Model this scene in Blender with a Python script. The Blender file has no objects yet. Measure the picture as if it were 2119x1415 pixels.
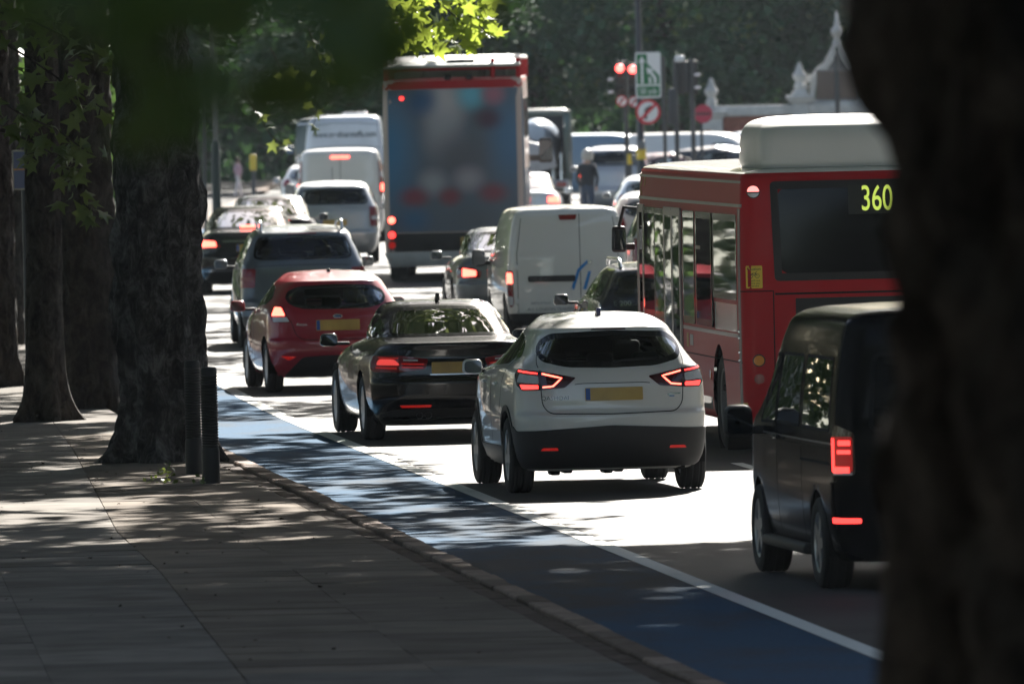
import bpy, bmesh, math, random
import numpy as np
from mathutils import Vector, Matrix, Euler, noise
from mathutils.geometry import delaunay_2d_cdt

random.seed(7)
RNG = np.random.default_rng(11)
SC = bpy.context.scene
COL = SC.collection
R = math.radians

# ------------------------------------------------------------------ camera
CAM_H = 3.93
FPX = 25000.0            # focal length in pixels of the 2119 px wide photograph
PITCH = (707.5 - 119.3) / FPX
ROLL = R(1.3)
cam_data = bpy.data.cameras.new('camera')
cam = bpy.data.objects.new('camera', cam_data)
COL.objects.link(cam)
cam_data.sensor_width = 36.0
cam_data.lens = 36.0 * FPX / 2119.0
cam_data.clip_start = 0.5
cam_data.clip_end = 4000.0
cam_data.dof.use_dof = True
cam_data.dof.focus_distance = 112.0
cam_data.dof.aperture_fstop = 6.6
cam_data.dof.aperture_blades = 9
cam.matrix_world = (Matrix.Translation((0, 0, CAM_H)) @ Matrix.Rotation(math.pi / 2 - PITCH, 4, 'X')
                    @ Matrix.Rotation(-ROLL, 4, 'Z'))
SC.camera = cam

# ------------------------------------------------------------------ sky, sun, exposure
SUN_EL, SUN_AZ = R(33), R(13)          # ahead of the camera and a little to its right
world = bpy.data.worlds.new('World')
SC.world = world
world.use_nodes = True
wn = world.node_tree
wn.nodes.clear()
sky = wn.nodes.new('ShaderNodeTexSky')
sky.sky_type = 'NISHITA'
sky.sun_disc = False
sky.sun_elevation = SUN_EL
sky.sun_rotation = SUN_AZ
sky.air_density = 0.75
sky.dust_density = 0.8
sky.ozone_density = 0.4
bg = wn.nodes.new('ShaderNodeBackground')
bg.inputs['Strength'].default_value = 0.06
out = wn.nodes.new('ShaderNodeOutputWorld')
tint = wn.nodes.new('ShaderNodeMix')          # slightly milky summer sky
tint.data_type = 'RGBA'
tint.blend_type = 'MULTIPLY'
tint.inputs['Factor'].default_value = 1.0
tint.inputs['B'].default_value = (1.0, 0.92, 0.80, 1)
wn.links.new(sky.outputs[0], tint.inputs['A'])
wn.links.new(tint.outputs['Result'], bg.inputs[0])
wn.links.new(bg.outputs[0], out.inputs[0])

sun_data = bpy.data.lights.new('sun', 'SUN')
sun_data.energy = 5.0
sun_data.angle = R(0.53)
sun_data.color = (1.0, 0.955, 0.88)
sun = bpy.data.objects.new('sun', sun_data)
COL.objects.link(sun)
sun_dir = Vector((math.sin(SUN_AZ) * math.cos(SUN_EL), math.cos(SUN_AZ) * math.cos(SUN_EL), math.sin(SUN_EL)))
sun.rotation_euler = (-sun_dir).to_track_quat('-Z', 'Y').to_euler()
sun.location = sun_dir * 60

SC.view_settings.view_transform = 'Standard'
SC.view_settings.look = 'None'
SC.view_settings.exposure = 2.0
SC.view_settings.gamma = 1.0
SC.cycles.use_denoising = True
SC.cycles.max_bounces = 8
SC.cycles.transparent_max_bounces = 16
SC.cycles.sample_clamp_indirect = 6.0
SC.cycles.caustics_reflective = False
SC.cycles.caustics_refractive = False


def G(px, py, z=0.0):
    """ground point seen at a photograph pixel, as world X, Y and pixels per metre there"""
    x, y = px - 1059.5, py - 707.5
    dx = x * math.cos(ROLL) - y * math.sin(ROLL)
    yy = x * math.sin(ROLL) + y * math.cos(ROLL) + 707.5
    s = (yy - 119.3) / (CAM_H - z)
    return dx / s, FPX / s, s


def zg(Y):
    """height of the ground: level street, rising towards the camera"""
    return 0.0 if Y >= 72 else 2.33 * (1 - Y / 72.0)


# ------------------------------------------------------------------ materials
MATS = {}


def nodes_of(name):
    m = bpy.data.materials.new(name)
    m.use_nodes = True
    n = m.node_tree
    b = n.nodes['Principled BSDF']
    return m, n, b


def simple(name, col, rough=0.5, metal=0.0, emit=None, estr=0.0, coat=0.0, spec=0.5, var=0.0, scale=6.0):
    if name in MATS:
        return MATS[name]
    m, n, b = nodes_of(name)
    b.inputs['Base Color'].default_value = (*col, 1)
    b.inputs['Roughness'].default_value = rough
    b.inputs['Metallic'].default_value = metal
    b.inputs['Specular IOR Level'].default_value = spec
    if coat:
        b.inputs['Coat Weight'].default_value = coat
        b.inputs['Coat Roughness'].default_value = 0.03
    if emit:
        b.inputs['Emission Color'].default_value = (*emit, 1)
        b.inputs['Emission Strength'].default_value = estr
    if var:
        tc = n.nodes.new('ShaderNodeTexCoord')
        no = n.nodes.new('ShaderNodeTexNoise')
        no.inputs['Scale'].default_value = scale
        no.inputs['Detail'].default_value = 5
        mx = n.nodes.new('ShaderNodeMix')
        mx.data_type = 'RGBA'
        mx.inputs['A'].default_value = (*[c * (1 - var) for c in col], 1)
        mx.inputs['B'].default_value = (*[min(1, c * (1 + var)) for c in col], 1)
        n.links.new(tc.outputs['Object'], no.inputs['Vector'])
        n.links.new(no.outputs[0], mx.inputs['Factor'])
        n.links.new(mx.outputs['Result'], b.inputs['Base Color'])
    MATS[name] = m
    return m


def paint(name, col, metal=0.0, rough=0.28, dirt=0.12, coat=0.9, spec=0.5):
    """car paint: lacquer over colour with a little road film"""
    if name in MATS:
        return MATS[name]
    m, n, b = nodes_of(name)
    tc = n.nodes.new('ShaderNodeTexCoord')
    no = n.nodes.new('ShaderNodeTexNoise')
    no.inputs['Scale'].default_value = 2.5
    no.inputs['Detail'].default_value = 8
    mx = n.nodes.new('ShaderNodeMix')
    mx.data_type = 'RGBA'
    film = [0.8 * c + 0.2 * 0.22 for c in col]
    mx.inputs['A'].default_value = (*col, 1)
    mx.inputs['B'].default_value = (*film, 1)
    mr = n.nodes.new('ShaderNodeMapRange')
    mr.inputs['From Min'].default_value = 0.45
    mr.inputs['From Max'].default_value = 0.75
    mr.inputs['To Max'].default_value = dirt * 4
    n.links.new(tc.outputs['Object'], no.inputs['Vector'])
    n.links.new(no.outputs[0], mr.inputs['Value'])
    n.links.new(mr.outputs[0], mx.inputs['Factor'])
    n.links.new(mx.outputs['Result'], b.inputs['Base Color'])
    b.inputs['Metallic'].default_value = metal
    b.inputs['Roughness'].default_value = rough
    b.inputs['Coat Weight'].default_value = coat
    b.inputs['Specular IOR Level'].default_value = spec
    b.inputs['Coat Roughness'].default_value = 0.04
    MATS[name] = m
    return m


def glass(name='glass', tint=(0.62, 0.65, 0.64), ior=1.45):
    if name in MATS:
        return MATS[name]
    m = bpy.data.materials.new(name)
    m.use_nodes = True
    n = m.node_tree
    n.nodes.clear()
    o = n.nodes.new('ShaderNodeOutputMaterial')
    tr = n.nodes.new('ShaderNodeBsdfTransparent')
    tr.inputs[0].default_value = (*tint, 1)
    gl = n.nodes.new('ShaderNodeBsdfGlossy')
    gl.inputs['Roughness'].default_value = 0.02
    fr = n.nodes.new('ShaderNodeFresnel')
    fr.inputs[0].default_value = ior
    mx = n.nodes.new('ShaderNodeMixShader')
    n.links.new(fr.outputs[0], mx.inputs[0])
    n.links.new(tr.outputs[0], mx.inputs[1])
    n.links.new(gl.outputs[0], mx.inputs[2])
    n.links.new(mx.outputs[0], o.inputs[0])
    MATS[name] = m
    return m


M_BLACK = simple('black_plastic', (0.018, 0.018, 0.019), 0.55)
M_GLOSSBLACK = simple('gloss_black', (0.010, 0.010, 0.011), 0.12, coat=0.5)
M_UNDER = simple('underbody_black', (0.006, 0.006, 0.006), 0.9)
M_RUBBER = simple('tyre_rubber', (0.016, 0.016, 0.017), 0.8, var=0.3, scale=20)
M_ALLOY = simple('alloy', (0.45, 0.46, 0.48), 0.32, metal=0.9, var=0.25, scale=9)
M_CHROME = simple('chrome', (0.80, 0.81, 0.83), 0.22, metal=1.0)
M_MIRROR = simple('mirror_glass', (0.28, 0.30, 0.32), 0.02, metal=1.0)
M_LENS = simple('lens_red', (0.22, 0.006, 0.010), 0.10, coat=0.6, var=0.35, scale=25)
M_LENSDARK = simple('lens_smoked', (0.045, 0.004, 0.006), 0.10, coat=0.6)
M_CLEAR = simple('lens_clear', (0.62, 0.62, 0.65), 0.12, coat=0.5, var=0.2, scale=30)
M_AMBER = simple('lens_amber', (0.75, 0.28, 0.03), 0.15, coat=0.5)
M_RED_ON = simple('lamp_red_lit', (0.6, 0.02, 0.02), 0.2, emit=(1.0, 0.035, 0.03), estr=1.1)
M_RED_HOT = simple('lamp_red_bright', (0.7, 0.05, 0.04), 0.2, emit=(1.0, 0.09, 0.06), estr=2.2)
M_RED_DIM = simple('reflector_red_glow', (0.55, 0.02, 0.02), 0.15, emit=(1.0, 0.03, 0.02), estr=0.05)  # reflectors get a faint red glow of their own
M_PLATE = simple('plate_yellow', (0.50, 0.32, 0.07), 0.35, var=0.38, scale=5)
M_EU = simple('plate_blue', (0.02, 0.09, 0.35), 0.35)
M_GLASS = glass()
M_GLASSDARK = glass('glass_privacy', (0.07, 0.075, 0.075))
M_GLASSLOW = glass('glass_dim_reflect', (0.30, 0.33, 0.33), 1.22)  # dimmer copy of the glass, sky reflections turned down
M_SEAT = simple('seat_fabric', (0.022, 0.022, 0.024), 0.85)
M_SEATRED = simple('seat_red', (0.16, 0.02, 0.025), 0.85)


# ------------------------------------------------------------------ objects
def link(o, parent=None):
    COL.objects.link(o)
    if parent is not None:
        o.parent = parent
    return o


def mesh_obj(name, verts, faces, mat, parent=None, smooth=False, mats=None, midx=None, angle=None):
    me = bpy.data.meshes.new(name)
    me.from_pydata([tuple(v) for v in verts], [], [tuple(f) for f in faces])
    for m in (mats or [mat]):
        me.materials.append(m)
    if midx is not None:
        me.polygons.foreach_set('material_index', np.asarray(midx, dtype=np.int32))
    if smooth:
        me.polygons.foreach_set('use_smooth', np.ones(len(me.polygons), dtype=bool))
        if angle:
            me.set_sharp_from_angle(angle=angle)
    me.update()
    return link(bpy.data.objects.new(name, me), parent)


def bm_obj(name, bm, mat, parent=None, smooth=True, angle=R(35)):
    me = bpy.data.meshes.new(name)
    bm.to_mesh(me)
    bm.free()
    me.materials.append(mat)
    if smooth:
        me.polygons.foreach_set('use_smooth', np.ones(len(me.polygons), dtype=bool))
        me.set_sharp_from_angle(angle=angle)
    me.update()
    return link(bpy.data.objects.new(name, me), parent)


def tag(o, label, cat, group=None, kind=None):
    if label:
        o['label'] = label
    if cat:
        o['category'] = cat
    if group:
        o['group'] = group
    if kind:
        o['kind'] = kind
    return o


def thing(name, label, cat, loc=(0, 0, 0), rotz=0.0, group=None):
    o = bpy.data.objects.new(name, None)
    o.empty_display_size = 0.2
    COL.objects.link(o)
    o.location = loc
    o.rotation_euler = (0, 0, rotz)
    return tag(o, label, cat, group)


def copy_tree(o, parent=None):
    c = o.copy()
    COL.objects.link(c)
    c.parent = parent
    for ch in o.children:
        copy_tree(ch, c)
    return c


def rbox(name, c, d, r, mat, parent=None, seg=3, rot=None, taper=None):
    """rounded box: centre, full dimensions, edge radius"""
    bm = bmesh.new()
    bmesh.ops.create_cube(bm, size=1.0)
    for v in bm.verts:
        v.co = Vector((v.co.x * d[0], v.co.y * d[1], v.co.z * d[2]))
        if taper:
            t = v.co.z / d[2] + 0.5
            v.co.x *= 1 + (taper[0] - 1) * t
            v.co.y *= 1 + (taper[1] - 1) * t
    if r > 0:
        bmesh.ops.bevel(bm, geom=bm.edges[:], offset=min(r, 0.49 * min(d)), segments=seg, affect='EDGES', profile=0.5)
    mtx = Matrix.Translation(c)
    if rot is not None:
        mtx = mtx @ Euler(rot).to_matrix().to_4x4()
    bmesh.ops.transform(bm, matrix=mtx, verts=bm.verts)
    return bm_obj(name, bm, mat, parent)


def lathe(name, prof, mat, parent=None, n=32, axis='Z', loc=(0, 0, 0), close=True, angle=R(35)):
    """profile of (radius, height) turned about an axis"""
    vs, fs = [], []
    m = len(prof)
    for i in range(n):
        a = 2 * math.pi * i / n
        for (r_, h_) in prof:
            p = (r_ * math.cos(a), r_ * math.sin(a), h_)
            if axis == 'Y':
                p = (p[0], -p[2], p[1])
            elif axis == 'X':
                p = (p[2], p[0], p[1])
            vs.append((p[0] + loc[0], p[1] + loc[1], p[2] + loc[2]))
    for i in range(n):
        j = (i + 1) % n
        for k in range(m - 1):
            fs.append((i * m + k, j * m + k, j * m + k + 1, i * m + k + 1))
    if close:
        if prof[0][0] > 1e-5:
            fs.append([i * m for i in range(n)][::-1])
        if prof[-1][0] > 1e-5:
            fs.append([i * m + m - 1 for i in range(n)])
    return mesh_obj(name, vs, fs, mat, parent, smooth=True, angle=angle)


def tube_mesh(path, radii, n=10):
    """verts and faces of a tube along a 3-D path"""
    vs, fs = [], []
    path = [Vector(p) for p in path]
    up = Vector((0, 0, 1))
    for i, p in enumerate(path):
        t = (path[min(i + 1, len(path) - 1)] - path[max(i - 1, 0)]).normalized()
        a = t.cross(up)
        if a.length < 1e-3:
            a = t.cross(Vector((0, 1, 0)))
        a.normalize()
        b = a.cross(t)
        r_ = radii[i] if hasattr(radii, '__len__') else radii
        for k in range(n):
            an = 2 * math.pi * k / n
            vs.append(p + a * (math.cos(an) * r_) + b * (math.sin(an) * r_))
    for i in range(len(path) - 1):
        for k in range(n):
            k2 = (k + 1) % n
            fs.append((i * n + k, i * n + k2, (i + 1) * n + k2, (i + 1) * n + k))
    fs.append(list(range(n))[::-1])
    fs.append([(len(path) - 1) * n + k for k in range(n)])
    return vs, fs


def tube(name, path, radii, mat, parent=None, n=10):
    vs, fs = tube_mesh(path, radii, n)
    return mesh_obj(name, vs, fs, mat, parent, smooth=True, angle=R(50))


def prism(name, poly, x0, x1, mat, parent=None, plane='YZ', bevel=0.0):
    """polygon extruded along x (plane YZ) or y (plane XZ)"""
    bm = bmesh.new()
    if plane == 'YZ':
        a = [bm.verts.new((x0, p[0], p[1])) for p in poly]
        b = [bm.verts.new((x1, p[0], p[1])) for p in poly]
    else:
        a = [bm.verts.new((p[0], x0, p[1])) for p in poly]
        b = [bm.verts.new((p[0], x1, p[1])) for p in poly]
    bm.faces.new(a)
    bm.faces.new(b[::-1])
    k = len(poly)
    for i in range(k):
        j = (i + 1) % k
        bm.faces.new((a[j], a[i], b[i], b[j]))
    bmesh.ops.recalc_face_normals(bm, faces=bm.faces)
    if bevel:
        bmesh.ops.bevel(bm, geom=bm.edges[:], offset=bevel, segments=2, affect='EDGES', profile=0.5)
    return bm_obj(name, bm, mat, parent)


def text_mesh(txt, size=1.0, bold=0.0):
    cu = bpy.data.curves.new('lettering', 'FONT')
    cu.body = txt
    cu.size = size
    cu.align_x = 'CENTER'
    cu.align_y = 'CENTER'
    cu.offset = bold
    ob = bpy.data.objects.new('lettering', cu)
    COL.objects.link(ob)
    dg = bpy.context.evaluated_depsgraph_get()
    me = bpy.data.meshes.new_from_object(ob.evaluated_get(dg))
    vs = [tuple(v.co) for v in me.vertices]
    fs = [tuple(p.vertices) for p in me.polygons]
    bpy.data.objects.remove(ob)
    bpy.data.meshes.remove(me)
    bpy.data.curves.remove(cu)
    return vs, fs


# ------------------------------------------------------------------ 2-D outlines
def soften(poly, r, n=4, closed=True):
    """round the corners of an outline"""
    P = [Vector(p) for p in poly]
    k = len(P)
    o = []
    for i in range(k):
        a, b, c = P[(i - 1) % k], P[i], P[(i + 1) % k]
        if not closed and i in (0, k - 1):
            o.append((b.x, b.y))
            continue
        d1, d2 = (a - b), (c - b)
        q = min(r, d1.length * 0.48, d2.length * 0.48)
        s, e = b + d1.normalized() * q, b + d2.normalized() * q
        for t in range(n + 1):
            u = t / n
            v = s * (1 - u) ** 2 + b * 2 * u * (1 - u) + e * u * u
            o.append((v.x, v.y))
    return o


def area2(poly):
    return sum(poly[i - 1][0] * poly[i][1] - poly[i][0] * poly[i - 1][1] for i in range(len(poly)))


def inset(poly, d):
    if area2(poly) < 0:
        poly = poly[::-1]
    k = len(poly)
    o = []
    for i in range(k):
        a, b, c = Vector(poly[i - 1]), Vector(poly[i]), Vector(poly[(i + 1) % k])
        e1, e2 = (b - a), (c - b)
        n1 = Vector((-e1.y, e1.x)).normalized() if e1.length > 1e-9 else Vector((0, 0))
        n2 = Vector((-e2.y, e2.x)).normalized() if e2.length > 1e-9 else Vector((0, 0))
        n = n1 + n2
        if n.length > 1e-9:
            n.normalize()
        q = max(0.5, n.dot(n1)) if n1.length else 1
        o.append((b.x + n.x * d / q, b.y + n.y * d / q))
    return o


def inside(pts, poly):
    x, y = pts[:, 0], pts[:, 1]
    r_ = np.zeros(len(pts), dtype=bool)
    k = len(poly)
    j = k - 1
    for i in range(k):
        xi, yi = poly[i]
        xj, yj = poly[j]
        c = ((yi > y) != (yj > y)) & (x < (xj - xi) * (y - yi) / (yj - yi + 1e-12) + xi)
        r_ ^= c
        j = i
    return r_


def mirror(half):
    """outline from its half with positive first coordinate, given from bottom to top"""
    o = list(half)
    for (a, b) in reversed(half):
        if abs(a) > 1e-6:
            o.append((-a, b))
    return o


def flip(poly):
    return [(-a, b) for a, b in poly][::-1]


def densify(poly, step, closed=True):
    o = []
    k = len(poly)
    for i in range(k if closed else k - 1):
        a, b = Vector(poly[i]), Vector(poly[(i + 1) % k])
        m = max(1, int((b - a).length / step))
        for t in range(m):
            v = a.lerp(b, t / m)
            o.append((v.x, v.y))
    if not closed:
        o.append(tuple(poly[-1]))
    return o


# ------------------------------------------------------------------ pieces that follow a curved surface
def patch(name, poly, M, mat, parent, off=0.004, step=0.06, thick=0.014):
    """an outline laid on a surface: M(a, b, off) gives the point"""
    if area2(poly) < 0:
        poly = poly[::-1]
    P = densify(poly, step)
    k = len(P)
    arr = np.array(P)
    lo, hi = arr.min(0), arr.max(0)
    gx = np.arange(lo[0] + step / 2, hi[0], step)
    gy = np.arange(lo[1] + step / 2, hi[1], step)
    pts = list(P)
    if len(gx) and len(gy):
        g = np.array([(a, b) for a in gx for b in gy])
        g = g[inside(g, inset(P, step * 0.35))]
        pts += [tuple(v) for v in g]
    vo, eo, fo, *_ = delaunay_2d_cdt([Vector(p) for p in pts], [], [list(range(k))], 1, 1e-6)
    vs = [M(v.x, v.y, off) for v in vo]
    fs = [list(f) for f in fo]
    if thick:
        cnt = {}
        for f in fs:
            for i in range(len(f)):
                e = (f[i], f[(i + 1) % len(f)])
                cnt[e] = 1
        base = {}
        for (a, b) in list(cnt):
            if (b, a) not in cnt:
                for v in (a, b):
                    if v not in base:
                        base[v] = len(vs)
                        vs.append(M(vo[v].x, vo[v].y, off - thick))
                fs.append([b, a, base[a], base[b]])
    return mesh_obj(name, vs, fs, mat, parent, smooth=True, angle=R(40))


def ring(name, outer, d, M, mat, parent, off=0.004, thick=0.012, step=0.06):
    if area2(outer) < 0:
        outer = outer[::-1]
    P = densify(outer, step)
    Q = inset(P, d)
    k = len(P)
    vs = [M(a, b, off) for a, b in P] + [M(a, b, off - 0.001) for a, b in Q]
    vs += [M(a, b, off - thick) for a, b in P] + [M(a, b, off - thick) for a, b in Q]
    fs = []
    for i in range(k):
        j = (i + 1) % k
        fs += [(i, j, k + j, k + i), (j, i, 2 * k + i, 2 * k + j), (k + i, k + j, 3 * k + j, 3 * k + i)]
    return mesh_obj(name, vs, fs, mat, parent, smooth=True, angle=R(40)), Q


def ribbon(name, line, width, M, mat, parent, off=0.003, thick=0.006, closed=False, step=0.04):
    L = densify(line, step, closed)
    k = len(L)
    vs, fs = [], []
    for i in range(k):
        a = Vector(L[(i - 1) % k] if (closed or i > 0) else L[0])
        b = Vector(L[(i + 1) % k] if (closed or i < k - 1) else L[-1])
        t = (b - a).normalized()
        n = Vector((-t.y, t.x)) * width / 2
        c = Vector(L[i])
        for q in (c + n, c - n):
            vs.append(M(q.x, q.y, off))
        for q in (c - n, c + n):
            vs.append(M(q.x, q.y, off - thick))
    for i in range(k if closed else k - 1):
        j = (i + 1) % k
        for e in range(4):
            e2 = (e + 1) % 4
            fs.append((i * 4 + e, j * 4 + e, j * 4 + e2, i * 4 + e2))
    if not closed:
        fs.append((0, 1, 2, 3))
        fs.append(((k - 1) * 4 + 3, (k - 1) * 4 + 2, (k - 1) * 4 + 1, (k - 1) * 4))
    return mesh_obj(name, vs, fs, mat, parent, smooth=True, angle=R(40))


def letters(name, txt, size, M, a0, b0, mat, parent, off=0.004, sx=1.0, bold=0.0, sign=-1):
    vs, fs = text_mesh(txt, size, bold)
    V = [M(a0 + sign * v[0] * sx, b0 + v[1], off) for v in vs]
    return mesh_obj(name, V, fs, mat, parent)


def disc_poly(a, b, r_, n=16, ry=None):
    return [(a + r_ * math.cos(2 * math.pi * i / n), b + (ry or r_) * math.sin(2 * math.pi * i / n)) for i in range(n)]


def fast_mesh(name, V, T, mat, parent=None, mats=None, midx=None, smooth=False):
    """big triangle mesh from numpy arrays"""
    me = bpy.data.meshes.new(name)
    nv, nt = len(V), len(T)
    me.vertices.add(nv)
    me.vertices.foreach_set('co', np.ascontiguousarray(V, dtype=np.float32).ravel())
    me.loops.add(nt * 3)
    me.loops.foreach_set('vertex_index', np.ascontiguousarray(T, dtype=np.int32).ravel())
    me.polygons.add(nt)
    me.polygons.foreach_set('loop_start', np.arange(0, nt * 3, 3, dtype=np.int32))
    for m in (mats or [mat]):
        me.materials.append(m)
    if midx is not None:
        me.polygons.foreach_set('material_index', np.asarray(midx, dtype=np.int32))
    me.polygons.foreach_set('use_smooth', np.full(nt, smooth))
    me.update(calc_edges=True)
    me.validate()
    return link(bpy.data.objects.new(name, me), parent)
# ------------------------------------------------------------------ the street
_wy = np.array([-60, 128, 155, 205, 250, 700.0])
_ws = np.array([-0.088, -0.088, -0.055, -0.010, 0.0, 0.0])
_Y = np.arange(-60, 700, 0.5)
_S = np.interp(_Y, _wy, _ws)
_W = np.cumsum(_S) * 0.5
_W += -2.05 - np.interp(128, _Y, _W)


def WX(Y):
    """X of the white edge line of the cycle lane"""
    return float(np.interp(Y, _Y, _W))


def JX(Y):
    """X of the long joint in the footway"""
    return float(np.interp(Y, [40, 75.5, 91.7, 99.5, 121.2, 160, 300], [0.4, -1.73, -2.72, -3.29, -4.43, -6.7, -8.5]))


KERB = 1.53      # kerb face to the left of the white line


def asphalt_mat():
    m, n, b = nodes_of('asphalt')
    tc = n.nodes.new('ShaderNodeTexCoord')
    big = n.nodes.new('ShaderNodeTexNoise'); big.inputs['Scale'].default_value = 0.35; big.inputs['Detail'].default_value = 6
    fine = n.nodes.new('ShaderNodeTexNoise'); fine.inputs['Scale'].default_value = 45; fine.inputs['Detail'].default_value = 4
    cr = n.nodes.new('ShaderNodeValToRGB')
    cr.color_ramp.elements[0].color = (0.060, 0.059, 0.058, 1); cr.color_ramp.elements[0].position = 0.3
    cr.color_ramp.elements[1].color = (0.125, 0.121, 0.115, 1); cr.color_ramp.elements[1].position = 0.7
    mx = n.nodes.new('ShaderNodeMix'); mx.data_type = 'RGBA'; mx.blend_type = 'OVERLAY'; mx.inputs['Factor'].default_value = 0.55
    bp = n.nodes.new('ShaderNodeBump'); bp.inputs['Strength'].default_value = 0.5; bp.inputs['Distance'].default_value = 0.01
    n.links.new(tc.outputs['Object'], big.inputs['Vector']); n.links.new(tc.outputs['Object'], fine.inputs['Vector'])
    n.links.new(big.outputs[0], cr.inputs[0])
    n.links.new(cr.outputs[0], mx.inputs['A']); n.links.new(fine.outputs[0], mx.inputs['B'])
    n.links.new(mx.outputs['Result'], b.inputs['Base Color'])
    n.links.new(fine.outputs[0], bp.inputs['Height']); n.links.new(bp.outputs[0], b.inputs['Normal'])
    b.inputs['Roughness'].default_value = 0.66
    b.inputs['Specular IOR Level'].default_value = 0.12
    return m


def worn_paint(name, col, wear_col, lo, hi, scale, stretch=(1, 1, 1), rough=0.6, spec=0.3):
    """road paint rubbed away in patches to what lies below"""
    m, n, b = nodes_of(name)
    tc = n.nodes.new('ShaderNodeTexCoord')
    mp = n.nodes.new('ShaderNodeMapping'); mp.inputs['Scale'].default_value = stretch
    no = n.nodes.new('ShaderNodeTexNoise'); no.inputs['Scale'].default_value = scale; no.inputs['Detail'].default_value = 8; no.inputs['Roughness'].default_value = 0.65
    mr = n.nodes.new('ShaderNodeMapRange'); mr.inputs['From Min'].default_value = lo; mr.inputs['From Max'].default_value = hi
    fine = n.nodes.new('ShaderNodeTexNoise'); fine.inputs['Scale'].default_value = 30; fine.inputs['Detail'].default_value = 4
    mx = n.nodes.new('ShaderNodeMix'); mx.data_type = 'RGBA'
    mx.inputs['A'].default_value = (*col, 1); mx.inputs['B'].default_value = (*wear_col, 1)
    m2 = n.nodes.new('ShaderNodeMix'); m2.data_type = 'RGBA'; m2.blend_type = 'OVERLAY'; m2.inputs['Factor'].default_value = 0.4
    bp = n.nodes.new('ShaderNodeBump'); bp.inputs['Strength'].default_value = 0.35; bp.inputs['Distance'].default_value = 0.008
    n.links.new(tc.outputs['Object'], mp.inputs[0]); n.links.new(mp.outputs[0], no.inputs['Vector'])
    n.links.new(tc.outputs['Object'], fine.inputs['Vector'])
    n.links.new(no.outputs[0], mr.inputs['Value']); n.links.new(mr.outputs[0], mx.inputs['Factor'])
    n.links.new(mx.outputs['Result'], m2.inputs['A']); n.links.new(fine.outputs[0], m2.inputs['B'])
    n.links.new(m2.outputs['Result'], b.inputs['Base Color'])
    n.links.new(fine.outputs[0], bp.inputs['Height']); n.links.new(bp.outputs[0], b.inputs['Normal'])
    b.inputs['Roughness'].default_value = rough
    b.inputs['Specular IOR Level'].default_value = spec
    return m


def stone_mat(name, c0, c1, scale=3.0, rough=0.75, per_object=0.35, stain=(0.09, 0.075, 0.06)):
    m, n, b = nodes_of(name)
    tc = n.nodes.new('ShaderNodeTexCoord')
    oi = n.nodes.new('ShaderNodeObjectInfo')
    no = n.nodes.new('ShaderNodeTexNoise'); no.inputs['Scale'].default_value = scale; no.inputs['Detail'].default_value = 8
    fine = n.nodes.new('ShaderNodeTexNoise'); fine.inputs['Scale'].default_value = 60; fine.inputs['Detail'].default_value = 3
    cr = n.nodes.new('ShaderNodeValToRGB')
    cr.color_ramp.elements[0].color = (*c0, 1); cr.color_ramp.elements[0].position = 0.28
    cr.color_ramp.elements[1].color = (*c1, 1); cr.color_ramp.elements[1].position = 0.72
    hs = n.nodes.new('ShaderNodeHueSaturation')
    mr = n.nodes.new('ShaderNodeMapRange')
    mr.inputs['To Min'].default_value = 1 - per_object; mr.inputs['To Max'].default_value = 1 + per_object
    st = n.nodes.new('ShaderNodeTexNoise'); st.inputs['Scale'].default_value = 0.9; st.inputs['Detail'].default_value = 6
    sr = n.nodes.new('ShaderNodeMapRange'); sr.inputs['From Min'].default_value = 0.55; sr.inputs['From Max'].default_value = 0.72; sr.inputs['To Max'].default_value = 0.6
    mx = n.nodes.new('ShaderNodeMix'); mx.data_type = 'RGBA'; mx.inputs['B'].default_value = (*stain, 1)
    bp = n.nodes.new('ShaderNodeBump'); bp.inputs['Strength'].default_value = 0.25; bp.inputs['Distance'].default_value = 0.005
    n.links.new(tc.outputs['Object'], no.inputs['Vector']); n.links.new(tc.outputs['Object'], fine.inputs['Vector']); n.links.new(tc.outputs['Object'], st.inputs['Vector'])
    n.links.new(no.outputs[0], cr.inputs[0]); n.links.new(oi.outputs['Random'], mr.inputs['Value'])
    n.links.new(cr.outputs[0], hs.inputs['Color']); n.links.new(mr.outputs[0], hs.inputs['Value'])
    n.links.new(st.outputs[0], sr.inputs['Value']); n.links.new(sr.outputs[0], mx.inputs['Factor'])
    n.links.new(hs.outputs[0], mx.inputs['A']); n.links.new(mx.outputs['Result'], b.inputs['Base Color'])
    n.links.new(fine.outputs[0], bp.inputs['Height']); n.links.new(bp.outputs[0], b.inputs['Normal'])
    b.inputs['Roughness'].default_value = rough
    b.inputs['Specular IOR Level'].default_value = 0.04
    return m


M_ASPHALT = asphalt_mat()
M_BLUE = worn_paint('blue_lane_paint', (0.038, 0.092, 0.160), (0.064, 0.068, 0.073), 0.50, 0.72, 0.5, (1.2, 0.40, 1), 0.85, 0.04)
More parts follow.
